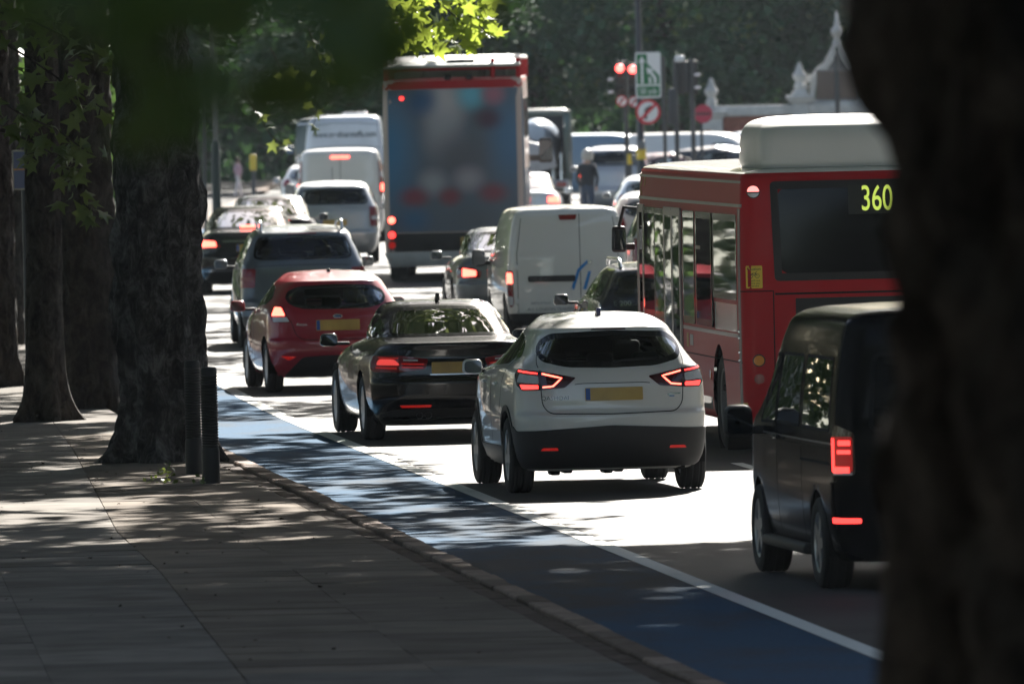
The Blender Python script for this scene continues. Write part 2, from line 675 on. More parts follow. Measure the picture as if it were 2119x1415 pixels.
# a stretch where wheels and repairs have taken the blue off
_n = M_BLUE.node_tree
_mr = [q for q in _n.nodes if q.type == 'MAP_RANGE'][0]
_noise = _mr.inputs['Value'].links[0].from_socket
_tc = [q for q in _n.nodes if q.type == 'TEX_COORD'][0]
_sx = _n.nodes.new('ShaderNodeSeparateXYZ')
_n.links.new(_tc.outputs['Object'], _sx.inputs[0])
_a = _n.nodes.new('ShaderNodeMapRange'); _a.interpolation_type = 'SMOOTHSTEP'
_a.inputs['From Min'].default_value = 82; _a.inputs['From Max'].default_value = 90
_b = _n.nodes.new('ShaderNodeMapRange'); _b.interpolation_type = 'SMOOTHSTEP'
_b.inputs['From Min'].default_value = 106; _b.inputs['From Max'].default_value = 98
_m = _n.nodes.new('ShaderNodeMath'); _m.operation = 'MULTIPLY'
_m2 = _n.nodes.new('ShaderNodeMath'); _m2.operation = 'MULTIPLY_ADD'; _m2.inputs[1].default_value = .17
_n.links.new(_sx.outputs['Y'], _a.inputs['Value']); _n.links.new(_sx.outputs['Y'], _b.inputs['Value'])
_n.links.new(_a.outputs[0], _m.inputs[0]); _n.links.new(_b.outputs[0], _m.inputs[1])
_n.links.new(_m.outputs[0], _m2.inputs[0]); _n.links.new(_noise, _m2.inputs[2]); _n.links.new(_m2.outputs[0], _mr.inputs['Value'])
M_LINE = worn_paint('white_line_paint', (0.80, 0.79, 0.75), (0.40, 0.39, 0.37), 0.60, 0.86, 1.6, (1, 0.4, 1), 0.75, 0.06)
M_SLAB = stone_mat('paving_slab', (0.140, 0.126, 0.112), (0.225, 0.205, 0.182), 2.5, 0.85, 0.25)
M_SLAB2 = stone_mat('paving_slab_buff', (0.130, 0.108, 0.088), (0.20, 0.168, 0.138), 2.0, 0.85, 0.24)
M_GRANITE = stone_mat('granite_kerb', (0.13, 0.095, 0.078), (0.26, 0.195, 0.16), 12, 0.7, 0.45)
M_GRANITE2 = stone_mat('granite_channel', (0.055, 0.040, 0.033), (0.12, 0.09, 0.075), 12, 0.75, 0.3)
M_JOINT = simple('joint_dirt', (0.035, 0.03, 0.026), 0.95)
M_GROUND = simple('park_ground', (0.07, 0.075, 0.04), 0.95, var=0.4, scale=0.4)


def strip(name, fl, fr, ys, z, mat, kind='structure', parent=None, nx=1):
    vs, fs = [], []
    for Y in ys:
        a, b = fl(Y), fr(Y)
        for i in range(nx + 1):
            vs.append((a + (b - a) * i / nx, Y, zg(Y) + z))
    w = nx + 1
    for k in range(len(ys) - 1):
        for i in range(nx):
            fs.append((k * w + i, k * w + i + 1, (k + 1) * w + i + 1, (k + 1) * w + i))
    o = mesh_obj(name, vs, fs, mat, parent)
    if kind and parent is None:
        o['kind'] = kind
    return o


YS = [-40, -20, 0, 24, 48, 60, 66, 72] + [72 + 1.5 * i for i in range(1, 90)] + [210 + 6 * i for i in range(62)]

# ground sheet to the horizon
gy = [-400, -100, -40, 0, 72, 100, 200, 400, 800, 2500]
gv, gf = [], []
for Y in gy:
    for X in (-2000, -300, -40, 40, 300, 2000):
        gv.append((X, Y, (2.33 if Y < 0 else zg(Y)) - 0.10))
for k in range(len(gy) - 1):
    for i in range(5):
        gf.append((k * 6 + i, k * 6 + i + 1, k * 6 + i + 7, k * 6 + i + 6))
tag(mesh_obj('ground', gv, gf, M_GROUND), None, None, kind='structure')

road = strip('road', lambda Y: WX(Y) - KERB - 0.05, lambda Y: WX(Y) + 16.5, YS, 0.0, M_ASPHALT, nx=6)
strip('cycle_lane', lambda Y: WX(Y) - KERB + 0.005, lambda Y: WX(Y) - 0.075, [y for y in YS if -1 < y < 330], 0.004, M_BLUE)
tag(strip('lane_line', lambda Y: WX(Y) - 0.072, lambda Y: WX(Y) + 0.085, [y for y in YS if -1 < y < 330], 0.008, M_LINE), None, None, kind='structure')
for k, y0 in enumerate([78, 84, 90, 96, 102, 108, 113.6, 120, 126, 132, 138, 150, 162, 174, 186, 198, 210]):
    strip('lane_dash', lambda Y: WX(Y) + 3.02, lambda Y: WX(Y) + 3.14, [y0, y0 + 1, y0 + 2.0], 0.005, M_LINE, parent=road)

# footway: base, then single slabs
pav = strip('pavement', lambda Y: WX(Y) - KERB - 14, lambda Y: WX(Y) - KERB - 0.345, YS, 0.070, M_JOINT, nx=4)


def block(name, corners, z0, z1, mat, parent, jitter=0.0):
    """a stone from its four plan corners"""
    dz = [random.uniform(-jitter, jitter) for _ in range(4)]
    vs = [(c[0], c[1], z0) for c in corners] + [(c[0], c[1], z1 + d) for c, d in zip(corners, dz)]
    fs = [(3, 2, 1, 0), (4, 5, 6, 7), (0, 1, 5, 4), (1, 2, 6, 5), (2, 3, 7, 6), (3, 0, 4, 7)]
    return vs, fs


rest_v, rest_f = [], []


def slab(xa, xb, y0, y1, mat, single):
    g = 0.002
    c = [(xa(y0) + g, y0 + g), (xb(y0) - g, y0 + g), (xb(y1) - g, y1 - g), (xa(y1) + g, y1 - g)]
    zz = zg((y0 + y1) / 2)
    if single:
        vs, fs = block('paving_slab', c, 0.02, 0.10, mat, pav, 0.0035)
        mesh_obj('paving_slab', vs, fs, mat, pav)
    else:
        k = len(rest_v)
        for (a, b) in c:
            rest_v.append((a, b, zg(b) + 0.10))
        rest_f.append((k, k + 1, k + 2, k + 3))


n_slab = 0
y = 20.0
row = 0
while y < 330:
    dy = 0.9 if y < 140 else 3.6
    kin = lambda Y: WX(Y) - KERB - 0.352
    # between the long joint and the kerb: one to three slabs across
    wid = kin(y) - JX(y)
    if wid > 0.3:
        m = max(1, int(round(wid / 1.05)))
        for i in range(m):
            o = 0.0
            f0 = (lambda i, m: lambda Y: JX(Y) + 0.004 + (kin(Y) - JX(Y) - 0.004) * i / m)(i, m)
            f1 = (lambda i, m: lambda Y: JX(Y) + 0.004 + (kin(Y) - JX(Y) - 0.004) * (i + 1) / m)(i, m)
            vis = 75.5 < y < 126 and f1(y) > -4.6 / 110 * y
            slab(f0, f1, y + (0.45 * dy if i % 2 else 0), y + dy + (0.45 * dy if i % 2 else 0), M_SLAB2, vis)
            n_slab += vis
    for i in range(7):
        f0 = (lambda i: lambda Y: JX(Y) - 1.2 * (i + 1))(i)
        f1 = (lambda i: lambda Y: JX(Y) - 1.2 * i - 0.0)(i)
        vis = 75.5 < y < 126 and f1(y) > -4.6 / 108 * y
        slab(f0, f1, y + (0.3 if i % 2 else 0), y + dy + (0.3 if i % 2 else 0), M_SLAB, vis)
        n_slab += vis
    y += dy
    row += 1
far_slabs = mesh_obj('paving', rest_v, rest_f, M_SLAB, pav)
far_slabs['kind'] = 'stuff'

# kerb: a course of kerb stones and a darker channel course behind it
kerb = thing('kerb', None, None)
kerb['kind'] = 'structure'
for lo, hi, mat, z1, nm, L in ((-KERB - 0.17, -KERB, M_GRANITE, 0.115, 'kerb_stone', 0.915),
                               (-KERB - 0.345, -KERB - 0.18, M_GRANITE2, 0.092, 'channel_stone', 0.6)):
    y = 60.0
    while y < (150 if nm == 'kerb_stone' else 128):
        if y > 71.5:
            c = [(WX(y) + lo, y + 0.010), (WX(y) + hi, y + 0.010), (WX(y + L) + hi, y + L - 0.012), (WX(y + L) + lo, y + L - 0.012)]
            off = random.uniform(-0.012, 0.012)
            c = [(a + off, b) for a, b in c]
            bm = bmesh.new()
            vs, fs = block(nm, c, -0.05, z1, mat, kerb, 0.004)
            bv = [bm.verts.new(v) for v in vs]
            for f in fs:
                bm.faces.new([bv[i] for i in f])
            bmesh.ops.bevel(bm, geom=[e for e in bm.edges if all(v.co.z > 0.05 for v in e.verts)], offset=0.012, segments=1, affect='EDGES')
            bm_obj(nm, bm, mat, kerb, smooth=False)
        y += L
for a, b in ((-30, 73), (149.7, 520)):
    ys = [q for q in YS if a < q < b]
    vs, fs = [], []
    for Y in ys:
        for dx, z in ((-KERB - 0.345, 0.02), (-KERB - 0.345, 0.105), (-KERB, 0.105), (-KERB, -0.02)):
            vs.append((WX(Y) + dx, Y, zg(Y) + z))
    for k in range(len(ys) - 1):
        for e in range(3):
            fs.append((k * 4 + e, k * 4 + e + 1, k * 4 + e + 5, k * 4 + e + 4))
    o = mesh_obj('kerb_run', vs, fs, M_GRANITE, kerb)
    o['kind'] = 'stuff'

# footway on the far side of the street
rk = strip('pavement_right', lambda Y: WX(Y) + 16.6, lambda Y: WX(Y) + 26, YS, 0.10, M_SLAB)
# ------------------------------------------------------------------ vehicle hulls
def pchip(C, m):
    """monotone cubic through control rows, m steps between two rows"""
    C = np.asarray(C, float)
    n = len(C)
    d = np.diff(C, axis=0)
    t = np.zeros_like(C)
    for i in range(1, n - 1):
        a, b = d[i - 1], d[i]
        with np.errstate(divide='ignore', invalid='ignore'):
            h_ = 2 * a * b / (a + b)
        t[i] = np.where(a * b > 0, np.nan_to_num(h_), 0)
    t[0], t[-1] = d[0], d[-1]
    o = []
    for i in range(n - 1):
        for k in range(m):
            u = k / m
            h00, h10 = 2 * u ** 3 - 3 * u ** 2 + 1, u ** 3 - 2 * u ** 2 + u
            h01, h11 = -2 * u ** 3 + 3 * u ** 2, u ** 3 - u ** 2
            o.append(h00 * C[i] + h10 * t[i] + h01 * C[i + 1] + h11 * t[i + 1])
    o.append(C[-1])
    return np.array(o)


class Hull:
    """stack of level outlines.  row: z, rear x, front x, half width, rear corner dx, dy, rear bow, rear taper, front taper"""

    def __init__(self, rows, nsub=5, nr=10, nc=7, ns=56, fr=(0.55, 0.45, 0.15)):
        full = []
        for r_ in rows:
            r_ = list(r_)
            while len(r_) < 9:
                r_.append((0.25, 0.3, 0.06, 0.04, 0.06)[len(r_) - 4])
            full.append(r_)
        T = pchip(full, nsub)
        self.Z = np.maximum.accumulate(T[:, 0] + np.arange(len(T)) * 1e-6)
        L = []
        for (z, xr, xf, w, rx, rw, bow, tr, tf) in T:
            wr, wf = w - tr, w - tf
            rw_, rx_ = min(rw, wr * 0.9), rx
            fx, fw, fb = min(fr[0], (xf - xr) * 0.25), min(fr[1], wf * 0.85), fr[2]
            pts = []
            ye = wr - rw_
            b1 = bow * (ye / max(w, 1e-6)) ** 2
            for i in range(nr):
                yy = ye * i / nr
                pts.append((xr + bow * (yy / w) ** 2, yy))
            for i in range(nc):
                a = math.pi / 2 * i / nc
                pts.append((xr + b1 + rx_ * (1 - math.cos(a)), ye + rw_ * math.sin(a)))
            x0 = xr + b1 + rx_
            x1 = xf - fb - fx
            xm = 0.5 * (x0 + x1)
            for i in range(ns):
                x = x0 + (x1 - x0) * i / ns
                q = (x - xm) / (x1 - x0) * 2
                pts.append((x, w - (tr if q < 0 else tf) * q * q))
            yf = wf - fw
            for i in range(nc):
                a = math.pi / 2 * i / nc
                pts.append((x1 + fx * math.sin(a), yf + fw * math.cos(a)))
            for i in range(5):
                yy = yf * (1 - i / 4)
                pts.append((xf - fb * (yy / max(yf, 1e-6)) ** 2, yy))
            L.append(pts)
        self.P = np.array(L)                      # level, station, xy
        self.J = self.P.shape[1]
        seg = np.linalg.norm(np.diff(self.P, axis=1), axis=2)
        self.S = np.concatenate([np.zeros((len(L), 1)), np.cumsum(seg, 1)], 1)
        self.SF = self.S[:, -1:] - self.S
        self.nr, self.nc, self.ns = nr, nc, ns

    def _lev(self, z):
        k = float(np.interp(z, self.Z, np.arange(len(self.Z))))
        i = min(int(k), len(self.Z) - 2)
        return i, k - i

    def _rs(self, s, z):
        i, t = self._lev(z)
        a = abs(s)
        q = []
        for k in (i, i + 1):
            q.append((np.interp(a, self.S[k], self.P[k, :, 0]), np.interp(a, self.S[k], self.P[k, :, 1])))
        x = q[0][0] * (1 - t) + q[1][0] * t
        y = q[0][1] * (1 - t) + q[1][1] * t
        return np.array((x, math.copysign(y, s), z))

    def _fs(self, s, z):
        i, t = self._lev(z)
        a = abs(s)
        q = []
        for k in (i, i + 1):
            q.append((np.interp(a, self.SF[k][::-1], self.P[k, ::-1, 0]), np.interp(a, self.SF[k][::-1], self.P[k, ::-1, 1])))
        x = q[0][0] * (1 - t) + q[1][0] * t
        y = q[0][1] * (1 - t) + q[1][1] * t
        return np.array((x, math.copysign(y, s), z))

    def _sd(self, x, z, sg):
        i, t = self._lev(z)
        q = []
        a, b = self.nr, self.J - 5
        for k in (i, i + 1):
            q.append(np.interp(x, self.P[k, a:b, 0], self.P[k, a:b, 1]))
        return np.array((x, sg * (q[0] * (1 - t) + q[1] * t), z))

    @staticmethod
    def _off(f, a, b, off, flip_):
        p = f(a, b)
        e = 0.012
        da, db = f(a + e, b) - f(a - e, b), f(a, b + e) - f(a, b - e)
        n = np.cross(db, da) if not flip_ else np.cross(da, db)
        l = np.linalg.norm(n)
        if l > 1e-9:
            p = p + n / l * off
        return Vector(p)

    def rear(self, a, b, off=0.0):
        return self._off(self._rs, a, b, off, False)

    def front(self, a, b, off=0.0):
        return self._off(self._fs, a, b, off, True)

    def side(self, sg):
        f = lambda x, z: self._sd(x, z, sg)
        return lambda a, b, off=0.0: self._off(f, a, b, off, sg < 0)

    def body(self, name, mat, parent, holes=(), arches=(), arch_r=0.36, split=None):
        """skin with openings for windows and wheels"""
        n, J = len(self.Z), self.J
        ringn = 2 * J - 2
        idx = list(range(J)) + list(range(J - 2, 0, -1))
        sg = [1] * J + [-1] * (J - 2)
        V = np.zeros((n, ringn, 3))
        SS = np.zeros((n, ringn))
        SFS = np.zeros((n, ringn))
        for c, (j, g) in enumerate(zip(idx, sg)):
            V[:, c, 0] = self.P[:, j, 0]
            V[:, c, 1] = self.P[:, j, 1] * g
            V[:, c, 2] = self.Z
            SS[:, c] = self.S[:, j] * g
            SFS[:, c] = self.SF[:, j] * g
        side_v = np.array([self.nr <= j < J - 5 for j in idx])
        rear_v = np.array([j < self.nr + self.nc + self.ns // 3 for j in idx])
        front_v = np.array([j >= J - 5 - self.nc - self.ns // 3 for j in idx])
        flat = V.reshape(-1, 3).copy()
        dead = []
        for kind, poly in holes:
            if kind == 'rear':
                m = inside(np.stack([SS.ravel(), flat[:, 2]], 1), poly) & np.tile(rear_v, n)
            elif kind == 'front':
                m = inside(np.stack([SFS.ravel(), flat[:, 2]], 1), poly) & np.tile(front_v, n)
            else:
                m = inside(np.stack([flat[:, 0], flat[:, 2]], 1), poly) & np.tile(side_v, n)
                if kind == 'left':
                    m &= flat[:, 1] > 0
                elif kind == 'right':
                    m &= flat[:, 1] < 0
            dead.append(m)
        for (xc, zc) in arches:
            d = np.hypot(flat[:, 0] - xc, flat[:, 2] - zc)
            m = (d < arch_r) & (np.abs(flat[:, 1]) > 0.3) & np.tile(side_v, n)
            dead.append(m)
        F = []
        for k in range(n - 1):
            for c in range(ringn):
                c2 = (c + 1) % ringn
                q = (k * ringn + c, k * ringn + c2, (k + 1) * ringn + c2, (k + 1) * ringn + c)
                if any(m[q[0]] and m[q[1]] and m[q[2]] and m[q[3]] for m in dead):
                    continue
                F.append(q)
        for (xc, zc), m in zip(arches, dead[len(holes):]):
            for i in np.nonzero(m)[0]:
                dx, dz = flat[i, 0] - xc, flat[i, 2] - zc
                d = math.hypot(dx, dz) or 1
                nx, nz = xc + dx / d * arch_r, zc + dz / d * arch_r
                if nz < self.Z[0]:
                    nz = self.Z[0]
                flat[i, 0], flat[i, 2] = nx, nz
        F = [q[::-1] for q in F]
        F.append([(n - 1) * ringn + c for c in range(ringn)][::-1])
        return mesh_obj(name, flat, [tuple(f) for f in F], mat, parent, smooth=True, angle=R(42))


# ------------------------------------------------------------------ wheels, mirrors, seats
WHEELS = {}


def wheel_meshes(r_, w, spokes, steel=False):
    key = (round(r_, 3), round(w, 3), spokes, steel)
    if key in WHEELS:
        return WHEELS[key]
    h_ = w / 2
    prof = [(r_ * 0.66, -h_ * 0.86), (r_ * 0.74, -h_ * 0.98), (r_ * 0.88, -h_ * 1.0), (r_ * 0.97, -h_ * 0.86), (r_ * 0.993, -h_ * 0.70)]
    for g in (-0.42, 0.0, 0.42):
        prof += [(r_, (g - 0.06) * w * 0.62 - 0.004), (r_ - 0.007, (g - 0.05) * w * 0.62), (r_ - 0.007, (g + 0.05) * w * 0.62), (r_, (g + 0.06) * w * 0.62 + 0.004)]
    prof += [(r_ * 0.993, h_ * 0.70), (r_ * 0.97, h_ * 0.86), (r_ * 0.88, h_ * 1.0), (r_ * 0.74, h_ * 0.98), (r_ * 0.66, h_ * 0.86)]
    t = lathe('wheel', prof, M_RUBBER, None, 40, 'Y', close=False)
    bm = bmesh.new()
    # rim barrel
    rp = [(r_ * 0.665, h_ * 0.88), (r_ * 0.62, h_ * 0.80), (r_ * 0.60, h_ * 0.2), (r_ * 0.60, -h_ * 0.8)]
    n = 32
    ringv = []
    for (a, b) in rp:
        ringv.append([bm.verts.new((a * math.cos(2 * math.pi * i / n), b, a * math.sin(2 * math.pi * i / n))) for i in range(n)])
    for k in range(len(rp) - 1):
        for i in range(n):
            bm.faces.new((ringv[k][i], ringv[k][(i + 1) % n], ringv[k + 1][(i + 1) % n], ringv[k + 1][i]))
    if steel:
        prev = ringv[2]
        for a, b in ((r_ * 0.45, h_ * 0.45), (r_ * 0.28, h_ * 0.30), (r_ * 0.15, h_ * 0.55), (r_ * 0.02, h_ * 0.55)):
            cur = [bm.verts.new((a * math.cos(2 * math.pi * i / n), b, a * math.sin(2 * math.pi * i / n))) for i in range(n)]
            for i in range(n):
                bm.faces.new((prev[i], prev[(i + 1) % n], cur[(i + 1) % n], cur[i]))
            prev = cur
    else:
        for s in range(spokes):
            a = 2 * math.pi * s / spokes
            for (w0, w1, r0, r1) in ((0.045, 0.03, 0.10, 0.62),):
                q = []
                for rr, ww in ((r0 * r_, w0), (r1 * r_, w1)):
                    for sgn in (-1, 1):
                        for yy in (h_ * 0.55, h_ * 0.86):
                            ca, sa = math.cos(a), math.sin(a)
                            q.append(bm.verts.new((ca * rr - sa * ww * sgn, yy, sa * rr + ca * ww * sgn)))
                for f in ((1, 3, 7, 5), (0, 1, 5, 4), (3, 2, 6, 7)):
                    bm.faces.new([q[i] for i in f])
        cur = [bm.verts.new((0.17 * r_ * math.cos(2 * math.pi * i / n), h_ * 0.84, 0.17 * r_ * math.sin(2 * math.pi * i / n))) for i in range(n)]
        bm.faces.new(cur)
        # brake disc behind the spokes
        cur = [bm.verts.new((0.45 * r_ * math.cos(2 * math.pi * i / n), h_ * 0.3, 0.45 * r_ * math.sin(2 * math.pi * i / n))) for i in range(n)]
        bm.faces.new(cur)
    rim = bm_obj('rim', bm, M_ALLOY if not steel else simple('steel_wheel', (0.16, 0.16, 0.17), 0.5, metal=0.4), None)
    res = (t.data, rim.data)
    bpy.data.objects.remove(t)
    bpy.data.objects.remove(rim)
    WHEELS[key] = res
    return res


def add_wheels(root, axles, half, r_, w=0.225, spokes=5, steel=False):
    tm, rm = wheel_meshes(r_, w, spokes, steel)
    for x in axles:
        for sg in (1, -1):
            t = link(bpy.data.objects.new('wheel', tm), root)
            t.location = (x, sg * half, r_)
            t.rotation_euler = (0, random.uniform(0, 6), 0 if sg > 0 else math.pi)
            link(bpy.data.objects.new('rim', rm), t)


def wing_mirror(root, x, y, z, sg, mat, size=(0.16, 0.21, 0.15), inner=None):
    """housing, glass facing back, arm to the door"""
    dx, dy, dz = size
    h_ = rbox('wing_mirror', (x, sg * y, z), (dx, dy, dz), min(size) * 0.36, mat, root, seg=4, taper=(0.85, 0.92))
    bm = bmesh.new()
    pts = soften([(-dy * 0.42, -dz * 0.40), (dy * 0.42, -dz * 0.40), (dy * 0.42, dz * 0.38), (-dy * 0.42, dz * 0.38)], 0.04)
    bm.faces.new([bm.verts.new((x - dx / 2 - 0.006 - .055 * (a * sg + dy * .42) - .05 * (b + dz * .4), sg * y + a, z + b)) for a, b in pts][::-1])
    bm_obj('mirror_glass', bm, M_MIRROR, h_, smooth=False)
    yi = inner if inner is not None else y - dy * 0.9
    rbox('mirror_arm', (x + 0.02, sg * (y + yi) / 2 - sg * dy * 0.2, z - dz * 0.30), (dx * 0.5, abs(y - yi), dz * 0.25), 0.015, M_BLACK, h_)
    return h_


def seat(root, x, y, z, mat=None, w=0.48, back=0.55):
    m = mat or M_SEAT
    s = rbox('seat', (x, y, z + 0.32), (0.12, w, back), 0.05, m, root, rot=(0, R(-12), 0))
    rbox('headrest', (x - 0.09, y, z + 0.32 + back / 2 + 0.12), (0.09, w * 0.52, 0.19), 0.04, m, s, rot=(0, R(-8), 0))
    return s


def plate(root, M, a, b, w=0.52, h_=0.115, off=0.018, eu=True):
    p = patch('number_plate', soften([(a - w / 2, b - h_ / 2), (a + w / 2, b - h_ / 2), (a + w / 2, b + h_ / 2), (a - w / 2, b + h_ / 2)], 0.008, 2), M, M_PLATE, root, off, 0.08, 0.016)
    if eu:
        patch('plate_band', [(a + w / 2 - 0.045, b - h_ / 2 + 0.006), (a + w / 2 - 0.006, b - h_ / 2 + 0.006), (a + w / 2 - 0.006, b + h_ / 2 - 0.006), (a + w / 2 - 0.045, b + h_ / 2 - 0.006)], M, M_EU, p, off + 0.002, 0.08, 0.003)
    return p


def window(root, name, poly, M, frit=0.035, mat=None, off=0.004, step=0.07, seal=None):
    sl, inner = ring('window_seal', poly, frit, M, seal or M_GLOSSBLACK, None, off, 0.02)
    g = patch(name, inset(densify(poly, 0.06) if area2(poly) > 0 else densify(poly[::-1], 0.06), frit * 0.8), M, mat or M_GLASS, root, off - 0.003, step, 0)
    sl.parent = g
    return g


def car(name, label, cat, loc, heading, spec, group='vehicles queuing along the street'):
    """a car from its rows and outlines; x forward from the rear axle, y to its left"""
    X, Y = loc
    root = thing(name, label, cat, (X, Y, zg(Y) + 0.0), math.pi / 2 - R(heading), group)
    q = spec.get('q', 1.0)
    hull = Hull(spec['rows'], nsub=max(2, int(6 * q)), nr=max(5, int(14 * q)), nc=max(4, int(8 * q)), ns=max(16, int(78 * q)), fr=spec.get('fr', (0.55, 0.45, 0.15)))
    wb, r_ = spec['wb'], spec['r']
    pm = spec['paint']
    holes = []
    rg = spec.get('rear_glass')
    if rg:
        holes.append(('rear', inset(rg, 0.012)))
    for p in spec.get('side_glass', ()):
        holes.append(('side', inset(p, 0.012)))
    ws = spec.get('windscreen')
    if ws:
        holes.append(('front', inset(ws, 0.012)))
    ar = spec.get('arch_r', r_ + 0.045)
    hull.body('body', pm, root, holes, [(0, r_ + 0.01), (wb, r_ + 0.01)], ar)
    st = 0.07 / q
    if rg:
        window(root, 'rear_window', rg, hull.rear, spec.get('frit', 0.035), spec.get('rear_mat'), step=st, seal=spec.get('seal'))
    for p in spec.get('side_glass', ()):
        for sg in (1, -1):
            window(root, 'side_window', p if sg > 0 else p, hull.side(sg), 0.022, spec.get('side_mat'), step=0.12, seal=spec.get('seal'))
    if ws:
        window(root, 'windscreen', ws, hull.front, 0.05, None, step=0.12)
    # dark pan, wheel wells and floor
    W_ = spec['w']
    xr, xf = spec['ends']
    rbox('underbody', ((xr + xf) / 2, 0, spec.get('floor', 0.30)), (xf - xr - 0.55, W_ * 2 - 0.56, 0.16), 0.03, M_UNDER, root)
    for x in (0, wb):
        n = 18
        vs, fs = [], []
        for i in range(n + 1):
            a = math.pi * (i / n) * 1.16 - 0.08 * math.pi
            for yy in (W_ - 0.035, W_ - 0.34):
                vs.append((x + (ar + 0.012) * math.cos(a), yy, r_ + 0.01 + (ar + 0.012) * math.sin(a)))
        for i in range(n):
            fs.append((2 * i, 2 * i + 1, 2 * i + 3, 2 * i + 2))
        vs2 = [(a, -b, c) for a, b, c in vs]
        k = len(vs)
        cap = [2 * i + 1 for i in range(n + 1)]
        mesh_obj('wheel_well', vs, fs + [cap], M_UNDER, root)
        mesh_obj('wheel_well', vs2, fs + [cap], M_UNDER, root)
    add_wheels(root, (0, wb), spec.get('half_track', W_ - 0.135), r_, spec.get('tw', 0.225), spec.get('spokes', 5), spec.get('steel', False))
    mx, my, mz = spec.get('mirror', (wb - 0.62, W_ + 0.11, 1.02))
    for sg in (1, -1):
        wing_mirror(root, mx, my, mz, sg, spec.get('mirror_mat', pm), spec.get('mirror_size', (0.12, 0.19, 0.135)), W_ - 0.08)
    if spec.get('seats', True):
        zb = spec.get('seat_z', 0.42)
        for yy in (0.36, -0.36):
            seat(root, spec.get('seat_x', wb * 0.5), yy, zb)
        if spec.get('rear_seats', True):
            rx = spec.get('rear_seat_x', 0.25)
            b = rbox('rear_bench', (rx, 0, zb + 0.27), (0.16, W_ * 1.45, 0.56), 0.06, M_SEAT, root, rot=(0, R(-14), 0))
            for yy in (0.42, 0.0, -0.42):
                rbox('headrest', (rx - 0.11, yy, zb + 0.64), (0.09, 0.24, 0.17), 0.04, M_SEAT, b)
        rbox('dashboard', (wb - 0.75, 0, 0.86), (0.5, W_ * 1.6, 0.22), 0.06, M_SEAT, root)
        rbox('interior_mirror', (wb - 1.05, 0, spec.get('imz', 1.30)), (0.03, 0.24, 0.07), 0.012, M_BLACK, root)
    return root, hull


def lamp_pair(root, hull, poly, mat, name='tail_light', off=0.008, bits=(), step=0.05):
    """left and right lamp, each with its smaller pieces: (name, outline or line, width, material)"""
    for sg in (1, -1):
        p = poly if sg > 0 else flip(poly)
        l = patch(name, p, hull.rear, mat, root, off, step)
        for (nm, ln, wd, mt) in bits:
            g = ln if sg > 0 else [(-a, b) for a, b in ln]
            if wd:
                ribbon(nm, g, wd, hull.rear, mt, l, off + 0.005, 0.004, step=0.03)
            else:
                patch(nm, g, hull.rear, mt, l, off + 0.004, 0.04, 0.003)
# ------------------------------------------------------------------ car shapes
def S_(half, r_=0.06):
    return soften(mirror(half), r_)


def crossover_rows():
    g = (0.30, 0.36, 0.10)
    h_ = (0.42, 0.30, 0.10)
    return [(.21, -.62, 3.30, .76, .22, .30, .06), (.28, -.72, 3.42, .845, .25, .32, .08), (.42, -.80, 3.52, .885, *g), (.60, -.83, 3.55, .90, *g),
            (.70, -.825, 3.55, .905, *g), (.76, -.785, 3.53, .905, *g), (.86, -.775, 3.50, .903, *g), (.98, -.76, 3.42, .898, *g), (1.06, -.74, 3.1, .885, *g),
            (1.12, -.715, 2.45, .865, .34, .33, .10), (1.17, -.68, 2.22, .825, .38, .30, .10), (1.26, -.63, 2.02, .765, *h_), (1.36, -.575, 1.80, .705, *h_),
            (1.43, -.535, 1.62, .66, *h_), (1.475, -.525, 1.50, .63, *h_), (1.50, -.47, 1.42, .605, *h_), (1.535, -.26, 1.3, .56, *h_), (1.565, .02, 1.2, .51, *h_), (1.59, .34, 1.1, .42, .3, .2, .05), (1.605, .6, .95, .2, .1, .1, .02)]


def saloon_rows():
    g = (0.30, 0.38, 0.11)
    h_ = (0.45, 0.28, 0.12)
    return [(.16, -.80, 3.30, .74, .2, .3, .06), (.22, -.95, 3.42, .83, .25, .32, .08), (.33, -1.02, 3.52, .885, *g), (.46, -1.06, 3.58, .905, *g),
            (.60, -1.06, 3.59, .912, *g), (.66, -1.03, 3.58, .912, *g), (.78, -1.015, 3.45, .908, *g), (.87, -1.0, 3.1, .885, .32, .42, .11), (.94, -1.0, 2.7, .845, .34, .46, .12),
            (.985, -1.01, 2.4, .795, .36, .48, .12), (1.008, -1.0, 2.25, .755, .36, .46, .12), (1.02, -.92, 2.15, .735, .36, .42, .11), (1.035, -.60, 2.08, .728, .38, .34, .10), (1.055, -.36, 2.02, .732, *h_), (1.09, -.27, 1.96, .73, *h_),
            (1.17, -.08, 1.83, .705, *h_), (1.27, .15, 1.63, .65, *h_), (1.34, .34, 1.46, .60, *h_), (1.385, .50, 1.34, .54, *h_), (1.41, .68, 1.2, .44, .3, .2, .06), (1.42, .85, 1.05, .22, .1, .1, .02)]


def hatch_rows():
    g = (0.30, 0.36, 0.11)
    h_ = (0.42, 0.27, 0.12)
    return [(.18, -.40, 3.05, .72, .2, .3, .06), (.25, -.51, 3.18, .80, .25, .32, .08), (.40, -.60, 3.3, .845, *g), (.52, -.63, 3.33, .858, *g),
            (.61, -.625, 3.32, .861, *g), (.66, -.59, 3.3, .861, *g), (.80, -.57, 3.1, .86, *g), (.92, -.555, 2.55, .848, *g), (.99, -.53, 2.2, .82, .34, .32, .11),
            (1.08, -.475, 2.02, .77, *h_), (1.20, -.395, 1.75, .70, *h_), (1.285, -.335, 1.55, .645, *h_), (1.315, -.315, 1.45, .62, *h_), (1.345, -.18, 1.35, .585, *h_), (1.375, .05, 1.25, .54, *h_),
            (1.41, .32, 1.1, .46, .3, .2, .06), (1.435, .58, .9, .2, .1, .1, .02)]


